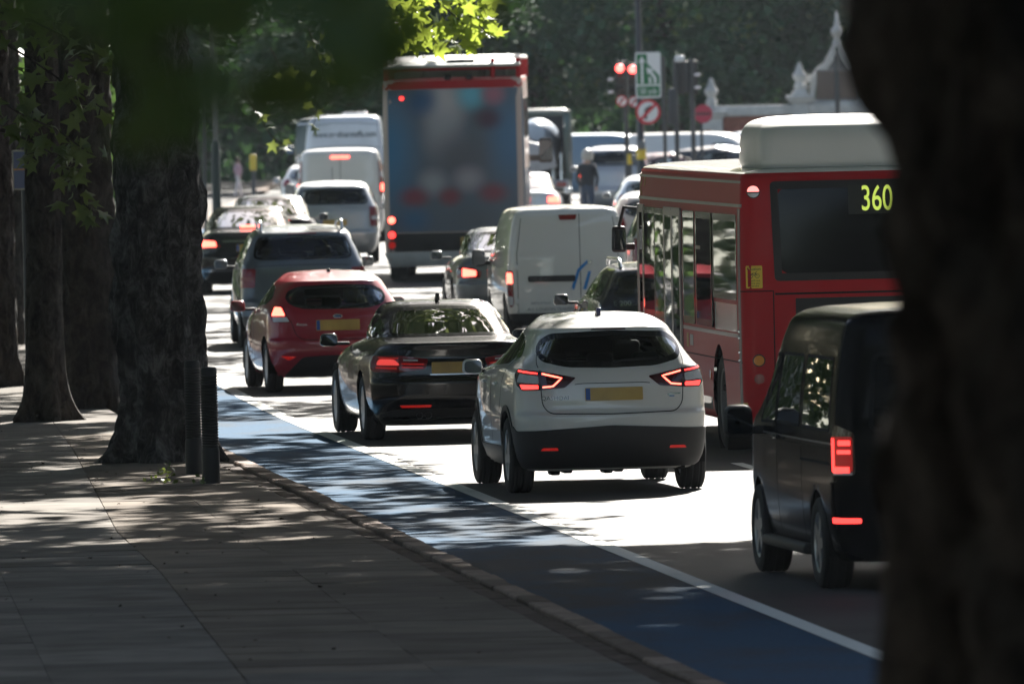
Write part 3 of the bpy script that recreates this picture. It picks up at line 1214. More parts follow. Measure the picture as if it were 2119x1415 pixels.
def mpv_rows():
    g = (0.24, 0.28, 0.08)
    h_ = (0.28, 0.20, 0.08)
    return [(.20, -.68, 3.25, .76, .2, .3, .06), (.29, -.79, 3.38, .85, .24, .3, .08), (.45, -.86, 3.48, .89, *g), (.62, -.875, 3.5, .905, *g),
            (.68, -.84, 3.49, .905, *g), (.85, -.81, 3.4, .902, *g), (1.05, -.78, 3.0, .89, *g), (1.14, -.75, 2.55, .875, *g), (1.21, -.71, 2.3, .85, *h_),
            (1.34, -.64, 2.06, .80, *h_), (1.47, -.57, 1.82, .74, *h_), (1.555, -.53, 1.60, .695, *h_), (1.595, -.45, 1.48, .66, *h_), (1.625, -.18, 1.35, .605, .25, .2, .06),
            (1.655, .15, 1.15, .52, .2, .15, .04), (1.675, .5, .9, .2, .1, .1, .02)]


def van_rows(w=.85, H=1.86, ro=.75, xf=3.62, c=(.12, .14, .05), low=1.0):
    k = H / 1.86
    t = [(.22, ro - .10, .25, .12), (.30, ro - .03, .14, .05), (.48, ro, .06, .015), (.70, ro, .02, 0), (1.0, ro - .01, .10, 0), (1.14, ro - .015, .5, .006),
         (1.28, ro - .025, .85, .02), (1.48, ro - .04, 1.1, .05), (1.66, ro - .055, 1.3, .085), (1.76, ro - .075, 1.48, .115), (1.815, ro - .12, 1.68, .18), (1.845, ro - .25, 1.95, .32), (1.86, ro - .5, 2.25, .55)]
    return [(z * k if z > .5 else z, -a, xf - b, w - d, *c, .02, .03) for z, a, b, d in t]


def scaled(spec, sx=1.0, sy=1.0, sz=1.0, **kw):
    o = dict(spec)
    o['rows'] = [(r_[0] * sz, r_[1] * sx, r_[2] * sx, r_[3] * sy, *r_[4:]) for r_ in spec['rows']]
    for k in ('rear_glass', 'windscreen'):
        if spec.get(k):
            o[k] = [(a * sy, b * sz) for a, b in spec[k]]
    o['side_glass'] = [[(a * sx, b * sz) for a, b in p] for p in spec.get('side_glass', ())]
    o['wb'] = spec['wb'] * sx
    o['w'] = spec['w'] * sy
    o['ends'] = (spec['ends'][0] * sx, spec['ends'][1] * sx)
    m = spec.get('mirror')
    if m:
        o['mirror'] = (m[0] * sx, m[1] * sy, m[2] * sz)
    o.update(kw)
    return o


SPEC_CROSS = dict(rows=crossover_rows(), wb=2.646, r=.345, w=.903, ends=(-.83, 3.55), frit=.05,
                  rear_glass=S_([(0, 1.126), (.40, 1.138), (.63, 1.192), (.728, 1.285), (.705, 1.37), (.55, 1.438), (0, 1.460)], .055),
                  side_glass=[soften([(2.0, 1.10), (1.12, 1.13), (1.12, 1.44), (1.35, 1.47), (1.55, 1.42)], .06), soften([(1.06, 1.13), (.22, 1.165), (.05, 1.24), (.20, 1.41), (1.06, 1.47)], .06), soften([(.02, 1.19), (-.16, 1.23), (-.02, 1.33), (.12, 1.385)], .03)],
                  windscreen=S_([(0, 1.14), (.62, 1.13), (.66, 1.18), (.50, 1.46), (.40, 1.49), (0, 1.505)], .06), mirror=(2.02, .965, 1.10), seat_x=1.25, rear_seat_x=.30, seat_z=.52, imz=1.40,
                  tw=.225, spokes=5, arch_r=.395)
SPEC_SALOON = dict(rows=saloon_rows(), wb=2.81, r=.335, w=.912, ends=(-1.06, 3.58), frit=.03,
                   rear_glass=S_([(0, 1.062), (.56, 1.062), (.635, 1.09), (.60, 1.24), (.53, 1.345), (0, 1.362)], .06),
                   side_glass=[soften([(2.0, 1.0), (1.10, 1.02), (1.10, 1.32), (1.35, 1.335), (1.5, 1.29)], .05), soften([(1.04, 1.02), (.16, 1.05), (-.10, 1.10), (.22, 1.22), (.6, 1.30), (1.04, 1.325)], .05)],
                   windscreen=S_([(0, 1.06), (.60, 1.05), (.64, 1.09), (.48, 1.33), (0, 1.355)], .05), mirror=(1.98, 1.02, 1.0), seat_x=1.2, rear_seat_x=.28, seat_z=.36, imz=1.24, spokes=10, floor=.26)
SPEC_HATCH = dict(rows=hatch_rows(), wb=2.489, r=.31, w=.861, ends=(-.62, 3.32), frit=.04,
                  rear_glass=S_([(0, .985), (.40, .99), (.56, 1.04), (.635, 1.13), (.60, 1.20), (.44, 1.258), (0, 1.278)], .07),
                  side_glass=[soften([(1.95, 1.0), (1.05, 1.01), (1.05, 1.31), (1.2, 1.32), (1.45, 1.27)], .05), soften([(1.0, 1.01), (.25, 1.04), (.05, 1.12), (.25, 1.25), (1.0, 1.32)], .05)],
                  windscreen=S_([(0, 1.04), (.55, 1.03), (.60, 1.07), (.46, 1.31), (0, 1.34)], .05), mirror=(1.85, .97, 1.0), seat_x=1.15, rear_seat_x=.25, seat_z=.40, imz=1.24, tw=.195, spokes=7)
SPEC_MPV = dict(rows=mpv_rows(), wb=2.68, r=.33, w=.905, ends=(-.87, 3.5), frit=.035,
                rear_glass=S_([(0, 1.205), (.60, 1.205), (.69, 1.24), (.68, 1.42), (.62, 1.515), (0, 1.54)], .05),
                side_glass=[soften([(2.2, 1.15), (1.15, 1.17), (1.15, 1.54), (1.5, 1.55), (1.7, 1.47)], .05), soften([(1.08, 1.17), (.15, 1.18), (.15, 1.53), (1.08, 1.545)], .05), soften([(.08, 1.18), (-.40, 1.2), (-.34, 1.48), (.08, 1.53)], .05)],
                windscreen=S_([(0, 1.22), (.65, 1.2), (.70, 1.25), (.56, 1.53), (0, 1.57)], .05), mirror=(2.15, 1.03, 1.12), seat_x=1.4, rear_seat_x=.45, seat_z=.55, imz=1.46)
SPEC_VAN = dict(rows=van_rows(), wb=2.725, r=.31, w=.85, ends=(-.75, 3.6), fr=(.35, .35, .12), steel=True, half_track=.72,
                side_glass=[soften([(2.45, 1.10), (1.55, 1.12), (1.55, 1.55), (1.95, 1.56), (2.1, 1.50)], .05)],
                windscreen=S_([(0, 1.14), (.62, 1.12), (.66, 1.2), (.56, 1.56), (0, 1.62)], .05), mirror=(2.35, 1.0, 1.12), mirror_size=(.14, .20, .24), rear_seats=False, seat_x=1.7, seat_z=.6, imz=1.5)


def place(px, py, dy_half, heading):
    """rear axle centre from the pixel where the left rear tyre meets the road"""
    X, Y, s = G(px, py)
    h_ = R(heading)
    return (X + math.cos(h_) * dy_half, Y - math.sin(h_) * dy_half * 0.0)


def fin(root, x, z, mat=M_BLACK, hgt=.065):
    return prism('aerial', [(-.06, 0), (.09, 0), (-.05, hgt), (-.08, hgt * .9)] and [(x - .08, z - .012), (x + .10, z - .012), (x - .03, z + hgt), (x - .08, z + hgt)], -.018, .018, mat, root, 'XZ', .004)


# ---- white crossover, the car in focus
WHITE = paint('paint_white', (0.74, 0.72, 0.69), rough=.3, dirt=.05)
root, hu = car('crossover_car', 'white crossover car with red guide lights in front of the red bus, black lower bumper', 'car', G(1252, 1015)[:2], -6.3, dict(SPEC_CROSS, paint=WHITE, half_track=.778))
lamp_pair(root, hu, soften([(.97, 1.08), (.93, 1.13), (.65, 1.108), (.325, 1.045), (.43, .957), (.65, .94), (.84, .937), (.92, .99)], .02), M_LENSDARK, bits=[
    ('light_guide', [(.628, 1.083), (.455, 1.042), (.535, .972), (.628, .964)], .013, M_RED_HOT), ('light_strip', [(.90, 1.108), (.67, 1.085)], .012, M_RED_ON),
    ('clear_lens', soften([(.665, .995), (.665, 1.062), (.87, 1.085), (.90, 1.01)], .015), 0, M_CLEAR), ('brake_strip', soften([(.665, .950), (.665, .984), (.86, .990), (.83, .948)], .01), 0, M_RED_ON)])
bump = patch('rear_bumper', soften([(-1.16, .24), (1.16, .24), (1.12, .62), (.95, .575), (.70, .578), (0, .615), (-.70, .578), (-.95, .575), (-1.12, .62)], .03), hu.rear, M_BLACK, root, .012, .06, .03)
for sg in (1, -1):
    patch('reflector', soften([(sg * .50, .402), (sg * .66, .402), (sg * .64, .425), (sg * .51, .425)], .006, 2), hu.rear, M_RED_DIM, bump, .018, .05, .006)
    sd = hu.side(sg)
    for xc in (0, 2.646):
        a0, a1 = (-0.15, math.pi + .15)
        arc = [(xc + .415 * math.cos(a0 + (a1 - a0) * i / 24), .355 + .415 * math.sin(a0 + (a1 - a0) * i / 24)) for i in range(25)]
        arc = [p for p in arc if p[1] > .30]
        ribbon('arch_cladding', arc, .055, sd, M_BLACK, root, .010, .03)
    patch('sill_cladding', [(.42, .235), (2.22, .235), (2.22, .40), (.42, .42)], sd, M_BLACK, root, .010, .1, .02)
    for ln in ([(1.09, .45), (1.09, 1.10)], [(.44, .75), (.30, 1.0), (.05, 1.20)], [(2.12, .42), (2.05, .95), (2.02, 1.08)]):
        ribbon('door_gap', ln, .007, sd, M_UNDER, root, .0012, .003)
    for xx in (.55, 1.5):
        rbox('door_handle', (xx + .1, sg * (abs(sd(xx + .1, .98).y) + .018), .98), (.2, .03, .03), .012, WHITE, root)
ribbon('tailgate_gap', soften([(.645, .94), (.635, .80), (.57, .728), (0, .715), (-.57, .728), (-.635, .80), (-.645, .94)], .08, 4, False), .009, hu.rear, M_UNDER, root, .0015, .003)
ribbon('tailgate_gap', soften([(.645, 1.11), (.69, 1.18), (.70, 1.30)], .05, 3, False), .007, hu.rear, M_UNDER, root, .0015, .003)
ribbon('tailgate_gap', soften([(-.645, 1.11), (-.69, 1.18), (-.70, 1.30)], .05, 3, False), .007, hu.rear, M_UNDER, root, .0015, .003)
ribbon('crease_shade', soften([(.34, .985), (.28, .992), (-.28, .992), (-.34, .985)], .03, 3, False), .007, hu.rear, M_UNDER, root, .001, .003)  # shade of a soft crease drawn as a thin dark ribbon
plate(root, hu.rear, -.01, .893)
letters('badge', 'QASHQAI', .05, hu.rear, .52, .865, simple('badge_dark', (.28, .28, .29), .25, metal=.8), root, .003, 1.15)
b = ribbon('emblem', [(-.50, .872), (-.53, .884), (-.62, .884)], .012, hu.rear, M_CHROME, root, .004, .004)
ribbon('emblem_stripe', [(-.515, .862), (-.56, .862)], .008, hu.rear, simple('badge_blue', (.03, .22, .5), .3), b, .004, .004)
ribbon('wiper', soften([(0, 1.165), (-.10, 1.185), (-.42, 1.20)], .04, 3, False), .016, hu.rear, M_BLACK, root, .016, .012)
patch('brake_light', soften([(-.16, 1.463), (.16, 1.463), (.15, 1.474), (-.15, 1.474)], .004, 2), hu.rear, M_LENSDARK, root, .004, .06, .006)
fin(root, .25, 1.585, simple('aerial_blue', (.01, .012, .05), .3))
for xx, yy, dz in ((-.45, .40, .22), (-.40, .03, .21), (-.38, -.07, .22), (-.45, -.62, .23), (-.35, .5, .2)):
    rbox('exhaust_part', (xx, yy, dz), (.25, .09, .07), .02, M_UNDER, root)

# ---- black saloon
BLACK = paint('paint_black', (0.004, 0.004, 0.006), rough=.2, dirt=.01, coat=.55, spec=.3)
root, hu = car('saloon_car', 'glossy black saloon car with twin exhaust tips behind the red hatchback', 'car', place(772, 909, .78, -6.6), -6.6, dict(SPEC_SALOON, paint=BLACK))
lamp_pair(root, hu, soften([(.99, .83), (.93, .882), (.60, .888), (.29, .845), (.325, .74), (.60, .715), (.90, .72), (.98, .76)], .025), M_LENS, bits=[
    ('light_bar', [(.83, .865), (.60, .856)], .012, M_RED_DIM), ('light_bar', [(.86, .765), (.62, .755)], .016, M_RED_DIM), ('light_bar', [(.57, .80), (.34, .79)], .012, M_RED_DIM), ('light_bar', [(.57, .765), (.35, .758)], .010, M_RED_DIM),
    ('lens_cap', soften([(.58, .785), (.86, .79), (.82, .850), (.64, .845)], .03), 0, simple('lens_highlight', (.55, .14, .12), .15, emit=(1, .06, .05), estr=.18)), ('clear_strip', [(.55, .838), (.40, .832)], .014, M_CLEAR)])  # lens highlights put in as a faint red glow
plate(root, hu.rear, 0, .752, off=.016, eu=False)
ribbon('chrome_strip', [(.28, .685), (-.28, .685)], .012, hu.rear, M_CHROME, root, .008, .01)
patch('rear_diffuser', soften([(-.88, .17), (.88, .17), (.84, .29), (.60, .335), (-.60, .335), (-.84, .29)], .03), hu.rear, M_BLACK, root, .008, .07, .03)
for sg in (1, -1):
    patch('reflector', soften([(sg * .28, .352), (sg * .58, .352), (sg * .60, .376), (sg * .27, .376)], .006, 2), hu.rear, M_RED_DIM, root, .008, .05, .006)
for yy in (.405, .315):
    p = hu.rear(yy, .27)
    lathe('exhaust_tip', [(.036, -.12), (.040, 0), (.036, .004), (.030, 0), (.030, -.10)], M_CHROME, root, 20, 'X', (p.x - .01, p.y, .27), close=False).scale = (1, 1, 1)
    lathe('exhaust_bore', [(.0, 0), (.031, 0)], M_UNDER, root, 16, 'X', (p.x + .05, p.y, .27), close=False)
ribbon('boot_gap', soften([(.60, .885), (.62, .99)], .02, 2, False), .006, hu.rear, M_UNDER, root, .001, .003)
ribbon('bumper_gap', [(.96, .655), (.5, .652), (-.5, .652), (-.96, .655)], .006, hu.rear, M_UNDER, root, .001, .003)
fin(root, .72, 1.425, M_BLACK, .07)

# ---- red hatchback
RED = paint('paint_red', (0.33, 0.006, 0.026), rough=.3, dirt=.04)
root, hu = car('hatchback_car', 'red hatchback car with yellow number plate beside the blue cycle lane', 'car', place(566, 811, .735, -6.6), -6.6, dict(SPEC_HATCH, paint=RED))
lamp_pair(root, hu, soften([(.80, 1.03), (.66, 1.02), (.60, .92), (.555, .835), (.80, .835), (.86, .93)], .03), M_LENS, bits=[
    ('brake_strip', soften([(.79, 1.015), (.675, 1.01), (.625, .915), (.82, .915)], .02), 0, M_RED_HOT), ('clear_lens', soften([(.80, .90), (.605, .90), (.575, .845), (.79, .845)], .015), 0, M_CLEAR)])
plate(root, hu.rear, 0, .795, h_=.125)
patch('rear_valance', soften(mirror([(.66, .185), (.43, .425), (.15, .44)]), .05), hu.rear, M_BLACK, root, .008, .06, .03)
for sg in (1, -1):
    patch('reflector', soften([(sg * .50, .43), (sg * .70, .44), (sg * .60, .39)], .01, 2), hu.rear, M_RED_DIM, root, .006, .05, .006)
e = patch('emblem', disc_poly(0, .90, .058, 20, .024), hu.rear, M_CHROME, root, .008, .03, .008)
patch('emblem_centre', disc_poly(0, .90, .047, 20, .017), hu.rear, simple('badge_silver_blue', (.12, .16, .28), .25, metal=.5), e, .010, .03, .003)
letters('badge', 'Fiesta', .045, hu.rear, .43, .81, M_CHROME, root, .003, 1.2)
ribbon('tailgate_gap', soften([(.56, .86), (.50, .68), (.42, .628), (0, .622), (-.42, .628), (-.50, .68), (-.56, .86)], .07, 4, False), .008, hu.rear, M_UNDER, root, .0012, .003)
ribbon('wiper', soften([(0, .99), (-.05, 1.015), (-.40, 1.04)], .04, 3, False), .016, hu.rear, M_BLACK, root, .016, .012)
for sg in (1, -1):
    sd = hu.side(sg)
    ribbon('door_gap', [(1.03, .38), (1.03, 1.0)], .007, sd, M_UNDER, root, .001, .003)
fin(root, .45, 1.42, M_BLACK, .03)

# ---- grey people carrier with roof rails
GREY = paint('paint_grey_blue', (0.105, 0.125, 0.15), metal=.35, rough=.32)
root, hu = car('people_carrier', 'blue grey people carrier with roof rails ahead of the red hatchback', 'car', place(512, 718, .77, -3.6), -3.6, dict(SPEC_MPV, paint=GREY, q=.8))
lamp_pair(root, hu, soften([(.68, .83), (.98, .83), (.98, 1.09), (.66, 1.09)], .03), M_LENS, bits=[('lens_band', [(.70, .95), (.96, .95)], .05, simple('lens_tan', (.30, .07, .06), .2))])
for yy in (.56, -.56):
    tube('roof_rail', [(-.32, yy, 1.60), (-.28, yy, 1.70), (-.1, yy, 1.735), (1.1, yy, 1.72), (1.3, yy * .97, 1.62)], .022, M_CHROME, root)
plate(root, hu.rear, 0, .78)
ribbon('tailgate_gap', [(.66, 1.12), (.3, 1.135), (-.3, 1.135), (-.66, 1.12)], .008, hu.rear, M_UNDER, root, .001, .003)
ribbon('wiper', [(0, 1.225), (-.40, 1.24)], .018, hu.rear, M_BLACK, root, .014, .012)
patch('brake_light', [(-.20, 1.555), (.20, 1.555), (.19, 1.57), (-.19, 1.57)], hu.rear, M_LENS, root, .005, .06, .006)
patch('rear_bumper', soften([(-.98, .28), (.98, .28), (.98, .44), (-.98, .44)], .03), hu.rear, M_BLACK, root, .008, .08, .02)

# ---- black saloon with lit brake lights
root, hu = car('saloon_car', 'black saloon car with bright brake lights beside the big tree trunk', 'car', G(520, 605)[:2], -2.6, scaled(SPEC_SALOON, 1.02, 1.0, 1.04, paint=BLACK, q=.7, rear_mat=M_GLASSLOW))
lamp_pair(root, hu, soften([(.95, .93), (.60, .91), (.52, .80), (.93, .78)], .03), M_LENS, bits=[('brake_strip', soften([(.92, .92), (.62, .90), (.60, .81), (.91, .80)], .02), 0, M_RED_HOT)])
patch('brake_light', soften([(-.17, 1.115), (.17, 1.115), (.17, 1.15), (-.17, 1.15)], .01), hu.rear, M_RED_HOT, root, .012, .06, .01)
plate(root, hu.rear, 0, .78)
ribbon('chrome_strip', [(.50, .90), (-.50, .90)], .018, hu.rear, M_CHROME, root, .008, .01)
ribbon('bumper_trim', [(.95, .40), (-.95, .40)], .03, hu.rear, M_CHROME, root, .008, .01)

# ---- dark saloon just ahead of it
DARKB = paint('paint_dark_blue', (0.03, 0.035, 0.045), metal=.2)
root, hu = car('saloon_car', 'dark saloon car mostly hidden by the black saloon with brake lights', 'car', G(562, 572)[:2], -2.0, scaled(SPEC_SALOON, 1, 1, 1.05, paint=DARKB, q=.5, rear_mat=M_GLASSLOW))
lamp_pair(root, hu, soften([(.95, .92), (.60, .90), (.60, .78), (.93, .77)], .03), M_LENS)

# ---- silver sport utility
SILVER = paint('paint_silver', (0.42, 0.43, 0.45), metal=.45, rough=.33)
root, hu = car('utility_car', 'silver sport utility car between the blue grey people carrier and a white van', 'car', G(692, 545)[:2], -1.0, scaled(SPEC_MPV, 1, 1.0, .955, paint=SILVER, q=.6))
lamp_pair(root, hu, soften([(.72, .72), (.98, .72), (.98, 1.10), (.70, 1.10)], .03), M_LENS, bits=[('clear_lens', [(.74, .88), (.96, .88)], .07, M_CLEAR)])
plate(root, hu.rear, 0, .80)
tube('aerial', [(1.0, 0, 1.58), (.93, 0, 1.86)], .006, M_BLACK, root, 6)

# ---- grey saloon beside the white van
GREYM = paint('paint_mid_grey', (0.16, 0.17, 0.18), metal=.4, rough=.3)
root, hu = car('saloon_car', 'grey saloon car with lit brake light half hidden by the white van', 'car', (0.02, 178.6), -3.2, scaled(SPEC_SALOON, 1.02, .99, 1.0, paint=GREYM, q=.8))
lamp_pair(root, hu, soften([(.99, .86), (.70, .86), (.50, .80), (.52, .70), (.96, .70)], .03), M_LENS, bits=[('brake_strip', soften([(.80, .845), (.58, .81), (.58, .73), (.80, .72)], .02), 0, M_RED_HOT), ('clear_strip', [(.93, .79), (.83, .79)], .05, M_CLEAR)])
plate(root, hu.rear, 0, .60)

# ---- dark blue estate beyond the crossover
NAVY = paint('paint_navy', (0.010, 0.014, 0.030), metal=.2, rough=.25)
root, hu = car('estate_car', 'dark blue estate car with silver roof rails behind the white crossover', 'car', (1.86, 145.5), -5.0, scaled(SPEC_MPV, 1.08, 1.02, .855, paint=NAVY, q=.8))
lamp_pair(root, hu, soften([(.60, .62), (.98, .62), (.98, .86), (.62, .87)], .03), M_LENS)
letters('badge', 'E 200', .080, hu.rear, .60, .955, M_CHROME, root, .004, 1.2)
for yy in (.57, -.57):
    tube('roof_rail', [(-.36, yy, 1.37), (-.30, yy, 1.44), (-.1, yy, 1.475), (1.2, yy, 1.465), (1.4, yy * .97, 1.40)], .024, M_CHROME, root)
plate(root, hu.rear, 0, .72)

# ---- pale cars ahead of the bus
PALE = paint('paint_pale_silver', (0.62, 0.65, 0.68), metal=.3, rough=.3)
root, hu = car('people_carrier', 'pale silver people carrier just ahead of the red bus', 'car', (2.62, 177.0), -3.0, scaled(SPEC_MPV, 1, 1, 1.06, paint=PALE, q=.5))
lamp_pair(root, hu, soften([(.72, .80), (.98, .80), (.98, 1.25), (.70, 1.25)], .03), M_LENS)
root, hu = car('hatchback_car', 'white hatchback car ahead of the pale silver people carrier', 'car', (2.66, 217.0), -1.0, scaled(SPEC_HATCH, 1.05, 1.03, 1.03, paint=WHITE, q=.5))
lamp_pair(root, hu, soften([(.82, 1.03), (.62, 1.02), (.58, .85), (.84, .85)], .03), M_LENS)
root, hu = car('hatchback_car', 'farthest white hatchback car in the lane of the red bus', 'car', (3.05, 251.0), 0.0, scaled(SPEC_HATCH, 1.05, 1.03, 1.0, paint=PALE, q=.4))
lamp_pair(root, hu, soften([(.82, 1.03), (.62, 1.02), (.58, .85), (.84, .85)], .03), M_LENS)

# ---- white car in the left lane between the vans
root, hu = car('hatchback_car', 'white hatchback car between the white van and the tall lettered van', 'car', G(652, 455)[:2], 0.0, scaled(SPEC_HATCH, 1.05, 1.0, .98, paint=WHITE, q=.4))
lamp_pair(root, hu, soften([(.82, 1.03), (.62, 1.02), (.58, .85), (.84, .85)], .03), M_LENS)

# ---- far cars by the open lorry
root, hu = car('saloon_car', 'small white saloon car with brake light beside the open top bus', 'car', (0.28, 262.0), 1.0, scaled(SPEC_SALOON, 1, .97, 1.0, paint=PALE, q=.4, rear_mat=M_GLASSLOW))
lamp_pair(root, hu, soften([(.92, .92), (.58, .90), (.58, .78), (.92, .77)], .03), M_RED_HOT)
root, hu = car('people_carrier', 'silver people carrier with one lit tail light past the open top bus', 'car', (2.62, 296.0), 1.0, scaled(SPEC_MPV, 1, 1, 1.02, paint=SILVER, q=.4))
lamp_pair(root, hu, soften([(.74, .85), (.98, .85), (.98, 1.55), (.80, 1.55)], .03), M_LENS, bits=[('brake_strip', soften([(.78, .98), (.96, .98), (.96, 1.12), (.78, 1.12)], .03), 0, M_RED_HOT)])
MAROON = paint('paint_maroon', (0.14, 0.03, 0.035))
root, hu = car('saloon_car', 'dark red saloon car crossing the junction beneath the traffic signals', 'car', (3.1, 308.0), 62, scaled(SPEC_SALOON, 1, 1, 1.0, paint=MAROON, q=.4))
root, hu = car('hatchback_car', 'dark hatchback car turning at the junction beside the dark red saloon', 'car', (4.6, 316.0), 75, scaled(SPEC_HATCH, 1.1, 1, 1.05, paint=DARKB, q=.4))
# ------------------------------------------------------------------ vans
# ---- small white panel van
root, hu = car('panel_van', 'white panel van with black handle bar and blue mark behind the grey saloon', 'van', (0.74, 168.0), -4.6, dict(SPEC_VAN, paint=WHITE, q=.9, mirror_mat=M_BLACK))
lamp_pair(root, hu, soften([(.76, .45), (.93, .45), (.93, .98), (.77, .98)], .03), M_LENS, bits=[('brake_strip', soften([(.77, .80), (.92, .80), (.92, .95), (.78, .95)], .02), 0, M_RED_HOT), ('clear_lens', soften([(.77, .50), (.92, .50), (.92, .62), (.77, .62)], .02), 0, M_CLEAR)])
patch('rear_bumper', soften([(-.95, .235), (.95, .235), (.95, .385), (-.95, .385)], .02), hu.rear, M_BLACK, root, .02, .08, .03)
patch('bumper_corner', soften([(.70, .39), (.93, .39), (.93, .55), (.70, .52)], .04), hu.rear, WHITE, root, .018, .08, .02)
patch('handle_bar', soften([(-.10, .815), (.56, .815), (.56, .90), (-.10, .90)], .03), hu.rear, M_BLACK, root, .015, .06, .02)
patch('brake_light', soften([(-.12, 1.665), (.10, 1.665), (.12, 1.735), (-.14, 1.735)], .015), hu.rear, M_LENS, root, .012, .05, .015)
ribbon('door_gap', [(-.17, .40), (-.17, 1.78)], .010, hu.rear, M_UNDER, root, .001, .003)
for sg in (1, -1):
    ribbon('door_gap', [(sg * .70, .40), (sg * .705, 1.2), (sg * .64, 1.70)], .008, hu.rear, M_UNDER, root, .001, .003)
GAPGREY = simple('pressing_shadow', (.55, .55, .55), .4)
for a, b_, c, d in ((-.10, .62, 1.22, 1.62), (-.62, -.24, 1.22, 1.62), (-.05, .58, .50, .76)):
    ribbon('door_pressing', soften([(a, c), (b_, c), (b_, d), (a, d)], .07), .012, hu.rear, WHITE, root, .004, .006, closed=True)
for sg, zz in ((1, 1.02), (-1, 1.02), (-1, 1.65), (1, .55)):
    rbox('hinge', tuple(hu.rear(sg * .72, zz, .01)), (.03, .05, .08), .01, WHITE, root)
patch('lock', disc_poly(-.30, 1.08, .03, 12), hu.rear, M_CHROME, root, .008, .03, .008)
mk = MATS.get('mark_blue') or simple('mark_blue', (.02, .22, .60), .35)
for pl in ([(-.03, .70), (-.13, .98), (-.17, .98), (-.08, .70)], [(-.13, .98), (-.26, 1.10), (-.32, 1.10), (-.17, .96)], [(-.20, .70), (-.28, .95), (-.32, .95), (-.25, .70)]):
    patch('printed_mark', pl, hu.rear, mk, root, .003, .06, .002)
txt = simple('van_lettering', (.22, .23, .26), .5)
letters('lettering', 'REDUCING EMISSIONS IN', .062, hu.rear, .20, .515, txt, root, .003, .92)
letters('lettering', 'ALL LONDON TRANSPORT', .062, hu.rear, .20, .435, txt, root, .003, .98)

# ---- black passenger van, nearest vehicle
VROWS = van_rows(.952, 2.05, .99, 3.88, (.20, .20, .06))
VBLACK = paint('paint_van_black', (0.006, 0.006, 0.007), rough=.15, dirt=.01, coat=.10, spec=.015)
M_VGLASS = glass('glass_van', (0.05, 0.055, 0.055), 1.12)
SPEC_TV = dict(rows=VROWS, wb=3.0, r=.335, w=.952, ends=(-.99, 3.88), fr=(.4, .4, .15), half_track=.83, tw=.235,
               rear_glass=soften([(-.70, 1.16), (.70, 1.16), (.66, 1.74), (-.66, 1.74)], .08),
               side_glass=[soften([(2.75, 1.14), (1.95, 1.16), (1.95, 1.68), (2.25, 1.68), (2.42, 1.62)], .05), soften([(1.86, 1.16), (.72, 1.16), (.72, 1.70), (1.86, 1.69)], .06), soften([(.62, 1.16), (-.62, 1.16), (-.58, 1.70), (.62, 1.70)], .06)],
               windscreen=S_([(0, 1.2), (.70, 1.18), (.74, 1.26), (.62, 1.66), (0, 1.72)], .05), mirror=(2.62, 1.13, 1.16), mirror_size=(.17, .23, .24), seat_x=1.9, rear_seats=False, seat_z=.65, imz=1.6,
               rear_mat=M_VGLASS, side_mat=M_VGLASS, seal=M_UNDER)
root, hu = car('passenger_van', 'black passenger van with lit tail light half hidden by the dark tree', 'van', place(1725, 1215, .83, -7.2), -7.2, dict(SPEC_TV, paint=VBLACK, mirror_mat=M_BLACK))
lamp_pair(root, hu, soften([(.80, .85), (1.04, .85), (1.04, 1.14), (.96, 1.22), (.80, 1.16)], .03), M_LENSDARK, bits=[
    ('lens_glow', soften([(.815, .875), (1.03, .875), (1.03, 1.13), (.815, 1.13)], .02), 0, simple('lens_glow', (.3, .01, .01), .2, emit=(1, .02, .02), estr=.045)),
    ('light_guide', [(1.0, 1.12), (1.0, .89), (.84, .89)], .045, M_RED_ON), ('light_bar', [(.93, 1.085), (.83, 1.085)], .036, M_RED_ON), ('light_bar', [(.94, 1.02), (.83, 1.02)], .028, M_RED_ON), ('clear_strip', [(1.0, .862), (.82, .862)], .016, M_CLEAR)])
bump = patch('rear_bumper', soften([(-1.16, .30), (1.16, .30), (1.14, .80), (-1.14, .80)], .05), hu.rear, VBLACK, root, .02, .07, .04)
for sg in (1, -1):
    patch('reflector', soften([(sg * .76, .505), (sg * 1.02, .505), (sg * 1.02, .545), (sg * .76, .54)], .01), hu.rear, M_RED_ON, bump, .026, .05, .008)  # reflectors made to glow like the lit lamps
    sd = hu.side(sg)
    ribbon('door_track', [(-.62, .93), (.72, .93)], .02, sd, M_UNDER, root, .002, .006)
    ribbon('side_crease', [(-.80, 1.03), (3.0, 1.03)], .02, sd, VBLACK, root, .008, .02)
    for ln in ([(.67, .36), (.67, 1.78)], [(1.90, .36), (1.90, 1.78)]):
        ribbon('door_gap', ln, .008, sd, M_UNDER, root, .001, .003)
    ribbon('crease_highlight', [(-.80, 1.075), (2.9, 1.075)], .012, sd, simple('highlight_grey', (.20, .20, .21), .3, metal=.5), root, .006, .008)  # crease highlight drawn as a thin pale ribbon
    rbox('sill_bar', (1.5, sg * .93, .27), (2.1, .10, .08), .03, M_BLACK, root)
    rbox('door_handle', (1.75, sg * (abs(sd(1.75, 1.06).y) + .02), 1.06), (.2, .035, .035), .012, VBLACK, root)
for yy in (.5, .25, 0, -.25, -.5):
    ribbon('roof_rib', [(-.5, yy), (1.6, yy)], .05, lambda a, b, off: Vector((a, b, 2.04 + off - .05 * (b / .7) ** 2)), VBLACK, root, .012, .02)
plate(root, hu.rear, -.0, .72)
tube('exhaust_tip', [(-.95, -.2, .27), (-.6, -.2, .27)], .035, M_UNDER, root)

